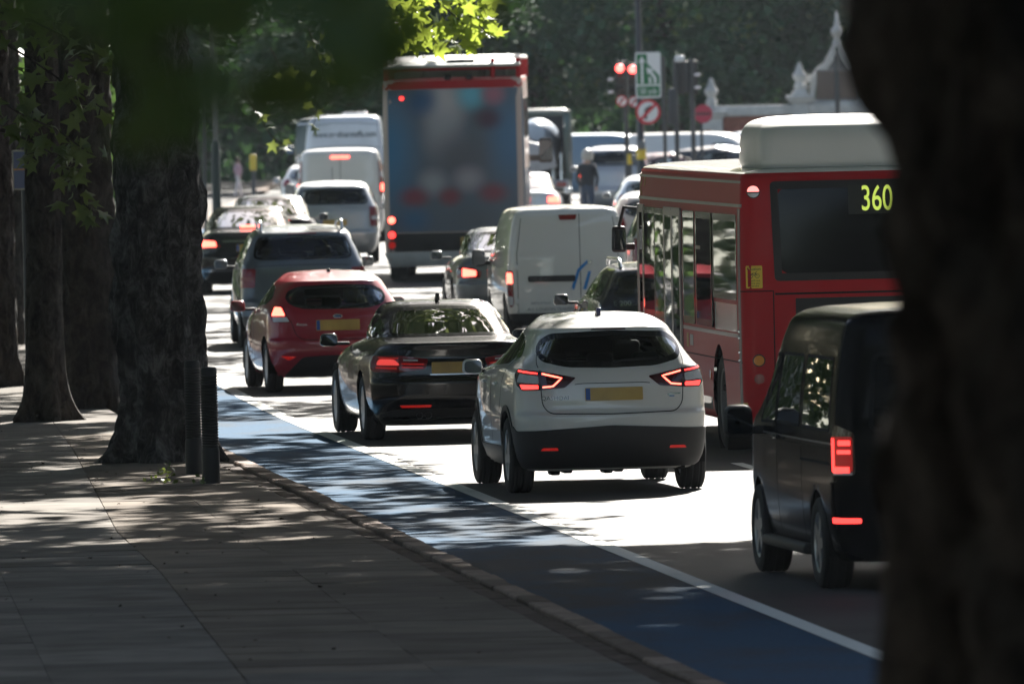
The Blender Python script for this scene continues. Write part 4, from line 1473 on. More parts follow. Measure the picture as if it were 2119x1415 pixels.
# ---- white van with high tail lights
SPEC_H = dict(SPEC_TV, rear_glass=None, rear_mat=None, side_glass=SPEC_TV['side_glass'][:1], paint=WHITE, q=.5, mirror_mat=M_BLACK, side_mat=None)
root, hu = car('panel_van', 'white panel van with tall tail lights in front of the lettered van', 'van', G(708, 503)[:2], -.4, SPEC_H)
lamp_pair(root, hu, soften([(.86, 1.02), (1.04, 1.02), (1.00, 1.78), (.86, 1.78)], .03), M_LENS, bits=[('brake_strip', soften([(.88, 1.12), (1.02, 1.12), (1.0, 1.28), (.88, 1.28)], .02), 0, M_RED_HOT), ('clear_lens', [(.88, 1.48), (1.0, 1.48)], .12, M_CLEAR)])
patch('brake_light', soften([(-.20, 1.84), (.20, 1.84), (.20, 1.89), (-.20, 1.89)], .01), hu.rear, M_RED_HOT, root, .01, .06, .02)
ribbon('door_gap', [(0, .5), (0, 1.84)], .012, hu.rear, M_UNDER, root, .001, .003)
for sg in (1, -1):
    ribbon('door_gap', [(sg * .84, .5), (sg * .82, 1.80)], .012, hu.rear, M_UNDER, root, .001, .003)

# ---- tall lettered van
TALLB = paint('paint_pale_blue_white', (0.66, 0.70, 0.76), rough=.35)
tall = dict(SPEC_H, rows=[(r_[0] * (1.32 if r_[0] > .5 else 1), *r_[1:]) for r_ in van_rows(1.0, 1.985, 1.2, 4.2, (.14, .14, .05))], paint=TALLB, w=1.0, wb=3.4, ends=(-1.2, 4.2), q=.5, mirror=(3.0, 1.2, 1.5),
            side_glass=[], windscreen=S_([(0, 1.5), (.70, 1.48), (.74, 1.56), (.62, 2.1), (0, 2.2)], .05))
root, hu = car('tall_van', 'tall pale blue white van with web address lettering on its rear doors', 'van', G(718, 459)[:2], .3, tall)
letters('lettering', 'www.medicarstaffs.com', .20, hu.rear, -.02, 2.14, simple('lettering_grey', (.12, .15, .17), .5), root, .004, .80, .006)
for zz in (2.42, 1.86):
    ribbon('door_pressing', [(.86, zz - .05), (.3, zz), (-.3, zz), (-.86, zz - .05)], .03, hu.rear, simple('pressing_grey', (.30, .34, .36), .5), root, .002, .006)
rbox('roof_vent', (.1, -.25, 2.64), (.7, .6, .10), .04, WHITE, root)
lamp_pair(root, hu, soften([(.88, .9), (1.06, .9), (1.06, 1.4), (.88, 1.4)], .03), M_LENS)

# ---- dark box van far left
DGREEN = paint('paint_dark_teal', (0.012, 0.035, 0.035), rough=.4)
root, hu = car('box_van', 'dark green high van with pale roof edge beyond the lettered van', 'van', G(688, 424)[:2], .3, dict(tall, rows=[(r_[0] * .93, *r_[1:]) for r_ in tall['rows']], paint=DGREEN, windscreen=None))
ribbon('roof_edge', [(1.0, 2.24), (.5, 2.26), (-.5, 2.26), (-1.0, 2.24)], .07, hu.rear, TALLB, root, .01, .02)
lamp_pair(root, hu, soften([(.88, .8), (1.06, .8), (1.06, 1.2), (.88, 1.2)], .03), M_LENS)

# ---- vans crossing at the junction
BLUEV = paint('paint_light_blue', (0.12, 0.20, 0.29), rough=.5, coat=.3)
for nm, lb, xy, hd, pm, sz in (('panel_van', 'white van crossing the junction behind the signal poles', (3.9, 318.5), 96, WHITE, 1.0),
                              ('panel_van', 'light blue van crossing the junction near the stone gateway', (6.6, 319.0), 97, BLUEV, .99),
                              ('panel_van', 'dull blue van crossing beyond the dark hatchback at the junction', (1.4, 331.0), 97, BLUEV, .97)):
    root, hu = car(nm, lb, 'van', xy, hd, scaled(dict(SPEC_VAN, mirror_mat=M_BLACK), 1.0, 1, sz, paint=pm, q=.4))
    lamp_pair(root, hu, soften([(.76, .55), (.93, .55), (.93, .98), (.77, .98)], .03), M_LENS)
# ------------------------------------------------------------------ red single-deck bus
BUSRED = paint('paint_bus_red', (0.46, 0.022, 0.030), rough=.38, dirt=.06, coat=.05, spec=.10)
BUSROOF = paint('paint_bus_roof', (0.72, 0.70, 0.67), rough=.5)
PODW = simple('pod_white', (0.86, 0.85, 0.84), .40, var=.06, scale=3)
SKIRT = paint('paint_skirt_grey', (0.24, 0.22, 0.22), rough=.4)
bx, by, _ = G(1495, 928)
BH = -5.7
root = thing('single_deck_bus', 'red single deck bus showing route 360 in its rear window', 'bus', (bx + 1.20, by, 0), math.pi / 2 - R(BH), 'vehicles queuing along the street')
c = (.14, .14, .05, .0, .05)
rows = [(.27, -1.95, 7.9, 1.10, *c), (.33, -2.03, 8.0, 1.19, *c), (.45, -2.08, 8.03, 1.215, *c), (.90, -2.10, 8.05, 1.22, *c), (1.6, -2.10, 8.05, 1.22, *c), (2.2, -2.08, 8.0, 1.215, *c),
        (2.60, -2.05, 7.95, 1.205, *c), (2.70, -2.03, 7.92, 1.195, *c), (2.745, -2.0, 7.88, 1.165, *c)]
roof = Hull([(2.742, -2.0, 7.9, 1.175, *c), (2.765, -1.95, 7.85, 1.11, *c), (2.795, -1.7, 7.6, .85, *c), (2.81, -1.3, 7.2, .40, *c)], 3, 8, 6, 30, fr=(.5, .5, .1))
roof.body('roof', BUSROOF, root)
hu = Hull(rows, nsub=5, nr=16, nc=8, ns=120, fr=(.5, .5, .1))
panes = [(-1.62, .22, 1.50, 2.34), (.30, 1.84, 1.20, 2.34), (1.94, 2.92, 1.20, 2.34), (4.56, 5.48, 1.20, 2.34), (5.56, 6.72, 1.20, 2.34)]
ppoly = [soften([(a, z0), (b, z0), (b, z1), (a, z1)], .05) for a, b, z0, z1 in panes]
rwin = soften([(-.93, 1.69), (.90, 1.69), (.925, 2.66), (-.955, 2.66)], .05)
doors = [soften([(3.06, .40), (3.72, .40), (3.72, 2.36), (3.06, 2.36)], .04), soften([(3.76, .40), (4.44, .40), (4.44, 2.36), (3.76, 2.36)], .04),
         soften([(6.82, .40), (7.30, .40), (7.30, 2.36), (6.82, 2.36)], .04), soften([(7.33, .40), (7.80, .40), (7.80, 2.36), (7.33, 2.36)], .04)]
wsc = soften([(-1.0, 1.1), (1.0, 1.1), (.98, 2.5), (-.98, 2.5)], .1)
holes = [('side', inset(p, .012)) for p in ppoly] + [('left', inset(p, .012)) for p in doors] + [('front', wsc)]
hu.body('body', BUSRED, root, holes, [(0, .48), (5.0, .48)], .56)
BGL = glass('bus_glass', (.34, .38, .37), 1.42)


def slanted(M, xc, k):
    # a pane set a touch out of line with its neighbours, as they are on a working bus
    return lambda a, b, off=0.0: M(a, b, off + k * (a - xc) + abs(k) * .8)


for i, p in enumerate(ppoly):
    xc = sum(q[0] for q in p) / len(p)
    for sg in (1, -1):
        window(root, 'side_window', p, slanted(hu.side(sg), xc, (.010, -.014, .006, .022, .016)[i]), .07, BGL, step=.2, off=.006)
for (a, b, z0, z1) in panes[1:2] + panes[4:5]:
    ribbon('hopper_bar', [(a + .05, 1.98), (b - .05, 1.98)], .035, hu.side(1), simple('window_trim', (.3, .3, .31), .3, metal=.7), root, .01, .015)
TRIM = MATS['window_trim']
for p in doors:
    xc = sum(q[0] for q in p) / len(p)
    d = window(root, 'door_leaf', p, slanted(hu.side(1), xc, random.choice((.03, -.02, .018))), .085, BGL, step=.2, off=.010, seal=TRIM)
    a = min(q[0] for q in p) + .05; b = max(q[0] for q in p) - .05
    ribbon('door_rail', [(a, 1.02), (b, 1.02)], .05, hu.side(1), TRIM, d, .02, .02)
window(root, 'windscreen', wsc, hu.front, .06, BGL, step=.25)
sl, inner = ring('rear_window_frame', rwin, .075, hu.rear, M_BLACK, root, .012, .02)
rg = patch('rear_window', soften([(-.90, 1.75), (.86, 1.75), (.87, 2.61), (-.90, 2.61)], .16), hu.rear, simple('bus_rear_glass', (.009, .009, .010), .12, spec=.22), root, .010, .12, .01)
box = patch('route_blind', soften([(-.42, 2.325), (.16, 2.325), (.16, 2.605), (-.42, 2.605)], .01), hu.rear, simple('blind_grey', (.020, .022, .018), .5), root, .014, .1, .004)
letters('route_number', '360', .345, hu.rear, -.12, 2.465, simple('blind_yellow', (.55, .66, .10), .5, emit=(.62, .78, .12), estr=.20), box, .019, .62, .002)
# trims
for sg in (1, -1):
    sd = hu.side(sg)
    ribbon('window_rail', [(-1.75, 1.155), (2.98, 1.155)], .035, sd, TRIM, root, .012, .015)
    ribbon('cove_rail', [(-1.95, 2.43), (7.7, 2.43)], .03, sd, TRIM, root, .010, .012)
    ribbon('roof_gutter', [(-1.9, 2.66), (7.7, 2.66)], .025, sd, TRIM, root, .010, .012)
    ribbon('panel_gap', [(-1.95, .90), (2.98, .90)], .012, sd, M_UNDER, root, .002, .004)
    ribbon('gold_line', [(-2.0, .50), (-.62, .44)], .022, sd, simple('gold_line', (.50, .34, .05), .4), root, .003, .004)
    patch('skirt_panel', [(-2.0, .28), (-.60, .28), (-.60, .425), (-2.0, .485)], sd, SKIRT, root, .004, .15, .01)
    patch('skirt_panel', [(.60, .28), (2.95, .28), (2.95, .50), (.60, .50)], sd, SKIRT, root, .004, .2, .01)
    patch('lower_panel', [(-1.62, 1.19), (.24, 1.19), (.24, 1.46), (-1.62, 1.46)], sd, simple('panel_silver', (.42, .42, .43), .2, metal=.8), root, .006, .2, .01)
    ribbon('corner_strip', [(-1.90, .45), (-1.90, 2.40)], .04, sd, TRIM, root, .01, .014)
    ribbon('corner_strip', [(-1.80, .45), (-1.80, 2.40)], .02, sd, TRIM, root, .01, .014)
    lathe('side_lamp', [(.0, .03), (.035, .025), (.04, 0)], M_CHROME, root, 14, 'Y' if sg < 0 else 'Y', (-1.72, sg * 1.205, 2.50))
    for zz in (1.20, 1.14, 1.0, .92):
        rbox('latch', (-1.87, sg * 1.235, zz), (.05, .03, .03), .008, M_CHROME, root)
GOLD = simple('lettering_gold', (.45, .26, .06), .5)
sd = hu.side(1)
for ln in ([(7.25, 2.68), (7.05, 2.60), (7.3, 2.54), (7.1, 2.47)], [(6.85, 2.66), (6.7, 2.60), (6.85, 2.56)]):
    ribbon('gold_emblem', soften(ln, .05, 3, False), .03, sd, GOLD, root, .006, .004)
for zz in (.85,):
    patch('printed_panel', [(2.2, .98), (2.45, .98), (2.45, 1.09), (2.2, 1.09)], sd, simple('print_grey', (.45, .42, .42), .5), root, .004, .1, .003)
    patch('printed_panel', [(2.6, .96), (2.74, .96), (2.74, 1.10), (2.6, 1.10)], sd, GOLD, root, .004, .1, .003)
    patch('filler_cap', disc_poly(.75, .72, .05), sd, M_AMBER, root, .006, .05, .01)
# rear details
for sg in (1, -1):
    l = patch('rear_lamp', disc_poly(sg * 1.085, 2.565, .066, 20), hu.rear, M_BLACK, root, .010, .03, .02)
    patch('lamp_lens', [p for p in disc_poly(sg * 1.085, 2.565, .056, 24) if p[1] > 2.553], hu.rear, simple('lamp_pink', (.7, .2, .2), .3, emit=(1, .22, .2), estr=.65), l, .016, .02, .003)
    patch('lamp_reflector', [p for p in disc_poly(sg * 1.085, 2.565, .056, 24) if p[1] < 2.56], hu.rear, M_CLEAR, l, .016, .02, .003)
    a = patch('turn_lamp', disc_poly(sg * 1.07, .92, .062, 20), hu.rear, M_BLACK, root, .010, .03, .02)
    patch('lamp_lens', disc_poly(sg * 1.07, .92, .05, 20), hu.rear, M_AMBER, a, .016, .03, .003)
    patch('lamp_lens', disc_poly(sg * 1.07, .74, .05, 20), hu.rear, M_LENS, root, .012, .03, .02)
ribbon('panel_gap', [(1.30, 1.595), (.915, 1.595), (.915, .45)], .012, hu.rear, M_UNDER, root, .002, .004)
ribbon('panel_gap', [(.90, 1.565), (-.90, 1.565)], .02, hu.rear, M_UNDER, root, .002, .004)
patch('engine_grille', [(-.70, 1.30), (.70, 1.30), (.70, 1.52), (-.70, 1.52)], hu.rear, M_BLACK, root, .006, .15, .01)
YEL = simple('sticker_yellow', (.78, .56, .05), .5)
st = patch('warning_sticker', soften([(1.02, 1.625), (1.185, 1.625), (1.185, 1.845), (1.02, 1.845)], .01, 2), hu.rear, YEL, root, .004, .06, .003)
INK = simple('sticker_ink', (.03, .03, .02), .6)
letters('lettering', 'Caution', .042, hu.rear, 1.102, 1.813, INK, st, .006, 1.0)
for k, t_ in enumerate(('Watch out', 'before you', 'overtake')):
    letters('lettering', t_, .026, hu.rear, 1.102, 1.70 - .026 * k, INK, st, .006, 1.0)
for dx in (.032, -.032):
    ribbon('bicycle_pictogram', disc_poly(1.102 + dx, 1.745, .020, 14), .004, hu.rear, INK, st, .006, .002, closed=True, step=.01)
ribbon('bicycle_pictogram', [(1.134, 1.745), (1.118, 1.772), (1.085, 1.772), (1.07, 1.745)], .005, hu.rear, INK, st, .006, .002, step=.01)
ribbon('bicycle_pictogram', [(1.118, 1.772), (1.10, 1.745), (1.085, 1.775), (1.08, 1.785), (1.072, 1.785)], .005, hu.rear, INK, st, .006, .002, step=.01)
# roof, pod, mirror, wheels, saloon
pod = Hull([(2.79, -1.78, .42, .95, .12, .12, .04, 0, .0), (2.86, -1.80, .48, .97, .14, .14, .04, 0, 0), (3.06, -1.76, .42, .965, .16, .16, .05, 0, 0), (3.19, -1.66, .34, .93, .2, .2, .05, 0, 0), (3.25, -1.50, .22, .86, .25, .25, .04, 0, 0), (3.285, -1.2, .0, .72, .3, .3, .03, 0, 0), (3.30, -.8, -.3, .40, .1, .1, .02, 0, 0)], 5, 12, 8, 24, fr=(.35, .3, .1))
pd = pod.body('roof_pod', PODW, root)
rbox('roof_hatch', (1.6, .45, 2.85), (1.1, .55, .09), .04, PODW, root)
for k in range(9):
    rbox('pod_grille_bar', (.62 + k * .07, 0, 2.845), (.03, 1.5, .03), .006, SKIRT, root)
wing_mirror(root, 8.2, 1.30, 1.98, 1, M_BLACK, (.10, .16, .28), 1.16)
tube('mirror_bracket', [(7.9, 1.1, 2.30), (8.12, 1.25, 2.32), (8.2, 1.30, 2.1)], .018, M_BLACK, root, 8)
add_wheels(root, (0, 5.0), 1.05, .48, .29, 8, True)
for x in (0, 5.0):
    for sg in (1, -1):
        lathe('wheel_well', [(.57, -.30), (.57, 0)], M_UNDER, root, 24, 'Y', (x, .89 if sg > 0 else -1.19, .48), close=False)
rbox('underbody', (3.0, 0, .42), (9.4, 2.0, .24), .03, M_UNDER, root)
rbox('engine_sump', (-1.4, 0, .24), (1.0, 1.7, .20), .04, M_UNDER, root)
for k in range(7):
    for yy in (.82, .40, -.40, -.82):
        if 3.0 < .1 + k * .92 < 4.6 and yy > 0:
            continue
        seat(root, .1 + k * .92, yy, .72, M_SEATRED, .40, .62)
YP = simple('pole_yellow', (.75, .45, .04), .4)
for k in range(4):
    tube('hand_pole', [(.6 + 1.6 * k, .30, .55), (.6 + 1.6 * k, .30, 2.65)], .018, YP, root, 8)
rbox('floor', (3.0, 0, .60), (9.4, 2.3, .06), .01, M_UNDER, root)

# ------------------------------------------------------------------ open-top double-deck bus
def ad_mat():
    """soft printed picture in blues, greys and reds"""
    m, n, b = nodes_of('rear_advert')
    tc = n.nodes.new('ShaderNodeTexCoord')
    sx = n.nodes.new('ShaderNodeSeparateXYZ')
    n.links.new(tc.outputs['Object'], sx.inputs[0])
    no = n.nodes.new('ShaderNodeTexNoise'); no.inputs['Scale'].default_value = 1.6; no.inputs['Detail'].default_value = 1
    n.links.new(tc.outputs['Object'], no.inputs['Vector'])
    prev = None
    # soft blots of the print: across, up, colour, radius, height stretch
    blots = [(1.15, 2.3, (0.052, 0.228, 0.455), .55, 2.0), (-.97, 2.5, (0.088, 0.210, 0.385), .40, 2.2), (.15, 3.15, (0.578, 0.542, 0.578), .42, 1.3), (.18, 2.6, (0.385, 0.385, 0.438), .40, 1.4), (-.33, 3.28, (0.175, 0.560, 0.735), .30, 1.0),
             (-.72, 3.28, (0.473, 0.175, 0.245), .24, .9), (.55, 3.2, (0.026, 0.105, 0.263), .32, 1.0), (-.62, 2.86, (0.088, 0.035, 0.070), .28, .8), (-.08, 2.15, (0.123, 0.123, 0.158), .55, 1.0), (.38, 1.75, (0.385, 0.385, 0.438), .30, .9), (-.26, 1.8, (0.403, 0.367, 0.420), .32, .8),
             (.71, 1.5, (0.280, 0.052, 0.079), .30, .7), (.08, 1.5, (0.263, 0.052, 0.070), .24, .8), (-.68, 1.55, (0.263, 0.061, 0.088), .30, .7), (.72, 1.1, (0.052, 0.158, 0.315), .32, .8), (-.4, 1.05, (0.123, 0.140, 0.175), .5, .6)]
    for (by_, bz_, cb, rr, st_) in blots:
        d = []
        for sock, v0, k0 in ((sx.outputs['Y'], by_, 1.0), (sx.outputs['Z'], bz_, 1.0 / st_)):
            m1 = n.nodes.new('ShaderNodeMath'); m1.operation = 'SUBTRACT'; m1.inputs[1].default_value = v0
            m2 = n.nodes.new('ShaderNodeMath'); m2.operation = 'MULTIPLY'; m2.inputs[1].default_value = k0
            m3 = n.nodes.new('ShaderNodeMath'); m3.operation = 'POWER'; m3.inputs[1].default_value = 2
            m4 = n.nodes.new('ShaderNodeMath'); m4.operation = 'ABSOLUTE'
            n.links.new(sock, m1.inputs[0]); n.links.new(m1.outputs[0], m2.inputs[0]); n.links.new(m2.outputs[0], m4.inputs[0]); n.links.new(m4.outputs[0], m3.inputs[0])
            d.append(m3)
        ad = n.nodes.new('ShaderNodeMath'); ad.operation = 'ADD'
        n.links.new(d[0].outputs[0], ad.inputs[0]); n.links.new(d[1].outputs[0], ad.inputs[1])
        sq = n.nodes.new('ShaderNodeMath'); sq.operation = 'SQRT'
        n.links.new(ad.outputs[0], sq.inputs[0])
        mr = n.nodes.new('ShaderNodeMapRange'); mr.interpolation_type = 'SMOOTHSTEP'
        mr.inputs['From Min'].default_value = rr * 1.35; mr.inputs['From Max'].default_value = rr * .1; mr.inputs['To Max'].default_value = .9
        n.links.new(sq.outputs[0], mr.inputs['Value'])
        mx = n.nodes.new('ShaderNodeMix'); mx.data_type = 'RGBA'
        n.links.new(mr.outputs[0], mx.inputs['Factor'])
        if prev is None:
            mx.inputs['A'].default_value = (.12, .15, .20, 1)
        else:
            n.links.new(prev, mx.inputs['A'])
        mx.inputs['B'].default_value = (*cb, 1)
        prev = mx.outputs['Result']
    n.links.new(prev, b.inputs['Base Color'])
    b.inputs['Roughness'].default_value = .35
    return m


ox, oy, _ = G(950, 577)
root = thing('open_top_bus', 'tall red open top tour bus with a large blurred picture across its rear', 'bus', (ox, oy, 0), math.pi / 2 - R(.9), 'vehicles queuing along the street')
c = (.16, .16, .05, .0, .05)
hu = Hull([(.28, -2.2, 7.6, 1.12, *c), (.40, -2.28, 7.7, 1.22, *c), (.9, -2.30, 7.7, 1.25, *c), (2.0, -2.28, 7.68, 1.25, *c), (3.40, -2.22, 7.55, 1.235, *c), (3.58, -2.2, 7.5, 1.225, *c), (3.60, -2.15, 7.4, 1.17, *c)], 4, 12, 6, 60, fr=(.4, .4, .1))
hu.body('body', paint('paint_tour_bus', (0.60, 0.47, 0.43), rough=.4, coat=.3), root, [], [(0, .48), (5.2, .48)], .56)
patch('red_band', [(-1.34, 3.405), (1.34, 3.405), (1.34, 3.585), (-1.34, 3.585)], hu.rear, BUSRED, root, .010, .15, .02)
patch('rear_advert', soften([(-1.33, .88), (1.33, .88), (1.32, 3.40), (-1.32, 3.40)], .03), hu.rear, ad_mat(), root, .006, .15, .01)
patch('lower_panel', [(-1.33, .54), (1.33, .54), (1.33, .86), (-1.33, .86)], hu.rear, M_BLACK, root, .008, .15, .01)
patch('rear_bumper', soften([(-1.35, .29), (1.35, .29), (1.36, .53), (-1.36, .53)], .03), hu.rear, simple('bumper_white', (.60, .60, .61), .4, var=.2), root, .03, .12, .04)
plate(root, hu.rear, -.82 + .55, .68, .36, .2, .02, False)
for zz, mt in ((1.10, M_RED_HOT), (.84, M_RED_ON), (.66, M_RED_DIM)):
    for sg in (1, -1):
        l = patch('rear_lamp', disc_poly(sg * 1.12, zz, .085, 16), hu.rear, M_BLACK, root, .02, .04, .02)
        patch('lamp_lens', disc_poly(sg * 1.12, zz, .062, 16), hu.rear, mt, l, .026, .04, .004)
for sg in (1, -1):
    if sg > 0:
        patch('marker_lamp', disc_poly(sg * .90, 3.25, .04, 12), hu.rear, M_RED_ON, root, .016, .04, .004)
    sd = hu.side(sg)
    for k in range(6):
        p = soften([(-1.6 + 1.5 * k, 2.5), (-.2 + 1.5 * k, 2.5), (-.2 + 1.5 * k, 3.2), (-1.6 + 1.5 * k, 3.2)], .06)
        patch('side_window', p, sd, M_GLOSSBLACK, root, .006, .3, .01)
        p = soften([(-1.6 + 1.5 * k, 1.15), (-.2 + 1.5 * k, 1.15), (-.2 + 1.5 * k, 1.95), (-1.6 + 1.5 * k, 1.95)], .06)
        patch('side_window', p, sd, M_GLOSSBLACK, root, .006, .3, .01)
UG = glass('deck_glass', (.72, .74, .73))
CREAM = simple('deck_white', (.70, .69, .66), .5, var=.1)
for (a, b_, w_) in (((-2.10, 1.13), (-2.10, -1.13), 0), ((-2.05, 1.17), (6.9, 1.17), 1), ((-2.05, -1.17), (6.9, -1.17), 1)):
    vs = [(*a, 3.58), (*b_, 3.58), (*b_, 3.90), (*a, 3.90)]
    mesh_obj('deck_glass', vs, [(0, 1, 2, 3)], UG, root)
    tube('deck_rail', [(*a, 3.745), (*b_, 3.745)], .018, BUSRED, root, 8)
for x in (-2.1, -.3, 1.5, 3.3, 5.1, 6.9):
    for sg in (1, -1):
        rbox('deck_post', (x, sg * 1.17, 3.75), (.09, .09, .36), .02, BUSRED, root)
rbox('deck_post', (-2.12, -.72, 3.75), (.06, .08, .36), .02, BUSRED, root)
rbox('deck_roof', (2.75, 0, 3.925), (8.3, 2.42, .085), .04, CREAM, root)
rbox('roof_sun_lip', (-1.78, 0, 3.885), (.95, 2.42, .05), .02, CREAM, root, rot=(0, R(-10), 0))  # sloped lip added so the sun whitens the roof's rear edge
rbox('deck_bulkhead', (1.2, 0, 3.73), (.06, 2.2, .30), .02, CREAM, root)
for yy in (.75, .25, -.25, -.75):
    rbox('deck_seat', (-.9, yy, 3.68), (.12, .42, .28), .05, CREAM, root)
for yy in (.08, -.30):
    rbox('roof_fitting', (-2.2, yy + .0, 3.60), (.10, .11, .10), .02, M_BLACK, root)
rbox('roof_fitting', (-2.02, -.15, 3.88), (.1, .5, .07), .02, M_BLACK, root)
add_wheels(root, (0, 5.2), 1.05, .48, .34, 8, True)
rbox('underbody', (2.7, 0, .44), (9.2, 2.0, .26), .03, M_UNDER, root)
rbox('tow_hook', (-2.22, -.35, .33), (.12, .14, .08), .03, M_CHROME, root)
wing_mirror(root, 7.9, 1.5, 2.2, -1, M_BLACK, (.14, .26, .46), 1.2)

# ------------------------------------------------------------------ dark lorry with a pale drum
root = thing('drum_lorry', 'dark green framed lorry with pale drum and grey chute beside the open top bus', 'lorry', (.40, 305.0, 0), math.pi / 2 - R(.8), 'vehicles queuing along the street')
DGR = paint('paint_lorry_green', (0.015, 0.045, 0.042), rough=.4)
GRL = simple('lorry_grey', (.33, .34, .36), .5, var=.2)
rbox('chassis', (2.0, 0, .85), (7.2, 1.0, .30), .04, M_BLACK, root)
for sg in (1, -1):
    rbox('frame_post', (-1.2, sg * 1.12, 1.65), (.16, .16, 1.75), .03, DGR, root)
    rbox('frame_post', (3.3, sg * 1.12, 1.65), (.16, .16, 1.75), .03, DGR, root)
    rbox('frame_rail', (1.05, sg * 1.12, 2.50), (4.6, .14, .12), .03, DGR, root)
rbox('frame_beam', (-1.2, 0, 2.50), (.16, 2.4, .14), .03, DGR, root)
rbox('body_panel', (3.2, 0, 1.75), (.12, 2.3, 1.55), .04, M_BLACK, root)
for sg in (1, -1):
    rbox('side_panel', (1.0, sg * 1.10, 1.75), (4.3, .06, 1.45), .02, M_BLACK, root)
drum = lathe('drum', [(.0, -.02), (.20, 0), (.30, .12), (.48, .7), (.60, 1.4), (.58, 2.2), (.4, 2.9), (.0, 3.0)], simple('drum_pale', (.36, .42, .50), .35, var=.15), root, 32, 'X', (-1.0, 0, 0))
drum.location = (0, -.35, 1.85); drum.rotation_euler = (0, R(10), 0)
prism('chute', [(.15, 1.9), (-.75, 1.65), (-.85, 1.15), (-.25, 1.0), (.35, 1.35)], -1.75, -1.45, GRL, root, 'YZ', .02)
prism('chute_hopper', [(.6, 2.2), (-.1, 2.0), (.1, 1.6), (.6, 1.6)], -1.5, -1.1, GRL, root, 'YZ', .02)
tube('hydraulic_arm', [(-1.5, .9, 2.1), (-1.6, .2, 1.9), (-1.55, -.6, 1.4)], .05, GRL, root)
tube('ladder_rail', [(-1.45, -.75, .6), (-1.35, -.75, 1.5)], .03, M_CHROME, root, 8)
tube('ladder_rail', [(-1.45, -.95, .6), (-1.35, -.95, 1.5)], .03, M_CHROME, root, 8)
rbox('tail_board', (-1.5, 0, .72), (.10, 2.3, .22), .03, GRL, root)
rbox('warning_plate', (-1.56, -.45, .78), (.02, .5, .22), .004, YEL, root)
rbox('cab', (4.9, 0, 1.55), (1.9, 2.3, 2.1), .18, DGR, root)
for sg in (1, -1):
    rbox('tail_light', (-1.56, sg * .95, .72), (.03, .25, .12), .01, M_LENS, root)
add_wheels(root, (0, 1.3, 4.9), .98, .50, .32, 8, True)
# ------------------------------------------------------------------ bollards
M_BOLL = simple('bollard_black', (.012, .012, .013), .5)
for (px, py, hh, lb) in ((402, 980, 1.06, 'ribbed black bollard nearer the trunk, partly behind the other bollard'), (437, 1000, 1.06, 'ribbed black bollard nearest the kerb in front of the other bollard')):
    X, Y, s = G(px, py, .10)
    root = thing('bollard', lb, 'bollard', (X, Y, .10), 0, 'black bollards by the big plane tree')
    lathe('base', [(.082, -.05), (.082, .30), (.074, .33)], M_BOLL, root, 24)
    prof = []
    n = 26
    for k in range(n):
        z0 = .33 + (hh - .40) * k / n
        dz = (hh - .40) / n
        prof += [(.068, z0), (.077, z0 + dz * .3), (.077, z0 + dz * .7), (.068, z0 + dz * .98)]
    lathe('ribbed_sleeve', prof, M_BOLL, root, 24, angle=R(20))
    lathe('cap', [(.072, hh - .07), (.074, hh - .02), (.062, hh), (.0, hh + .008)], M_BOLL, root, 24)

# ------------------------------------------------------------------ signals and signs at the junction
M_POLE = simple('pole_grey_black', (.030, .034, .040), .45, var=.2)
M_POLEG = simple('pole_galvanised', (.16, .17, .18), .45, metal=.3)
M_SIGNW = simple('sign_white', (.78, .79, .80), .35)
M_SIGNR = simple('sign_red', (.60, .02, .04), .35)
M_SIGNG = simple('sign_green', (.010, .16, .055), .35)
M_SIGNBK = simple('sign_back', (.10, .10, .105), .5)
M_SIGNBROWN = simple('sign_brown_back', (.10, .075, .06), .6, var=.12)
M_SIG_RED = simple('signal_red', (.7, .03, .02), .3, emit=(1.0, .06, .05), estr=3.2)
M_SIG_OFF = simple('signal_dark', (.02, .02, .02), .25)


def flat(name, poly, y, mat, parent, t=.006):
    """flat sign piece facing the camera, outline in x and z"""
    return prism(name, poly, y - t, y, mat, parent, 'XZ')


def arrow_turn(root, cx, cz, r_, y, parent):
    """bent arrow with a red bar: no right turn"""
    k = r_
    flat('turn_arrow', [(cx - .30 * k, cz - .62 * k), (cx - .10 * k, cz - .62 * k), (cx - .10 * k, cz + .10 * k), (cx + .02 * k, cz + .22 * k), (cx + .12 * k, cz + .22 * k), (cx + .12 * k, cz + .05 * k), (cx + .56 * k, cz + .32 * k), (cx + .12 * k, cz + .60 * k), (cx + .12 * k, cz + .42 * k), (cx - .08 * k, cz + .42 * k), (cx - .30 * k, cz + .20 * k)], y, M_BLACK, parent, .004)
    a = .085 * k
    flat('red_bar', [(cx - .60 * k + a, cz - .60 * k - a), (cx + .60 * k + a, cz + .60 * k - a), (cx + .60 * k - a, cz + .60 * k + a), (cx - .60 * k - a, cz - .60 * k + a)], y - .005, M_SIGNR, parent, .003)


def round_sign(root, cx, cz, r_, y):
    s = flat('round_sign', disc_poly(cx, cz, r_, 28), y, M_SIGNR, root, .02)
    flat('sign_face', disc_poly(cx, cz, r_ * .80, 28), y - .021, M_SIGNW, s, .003)
    arrow_turn(root, cx, cz, r_ * .95, y - .026, s)
    return s


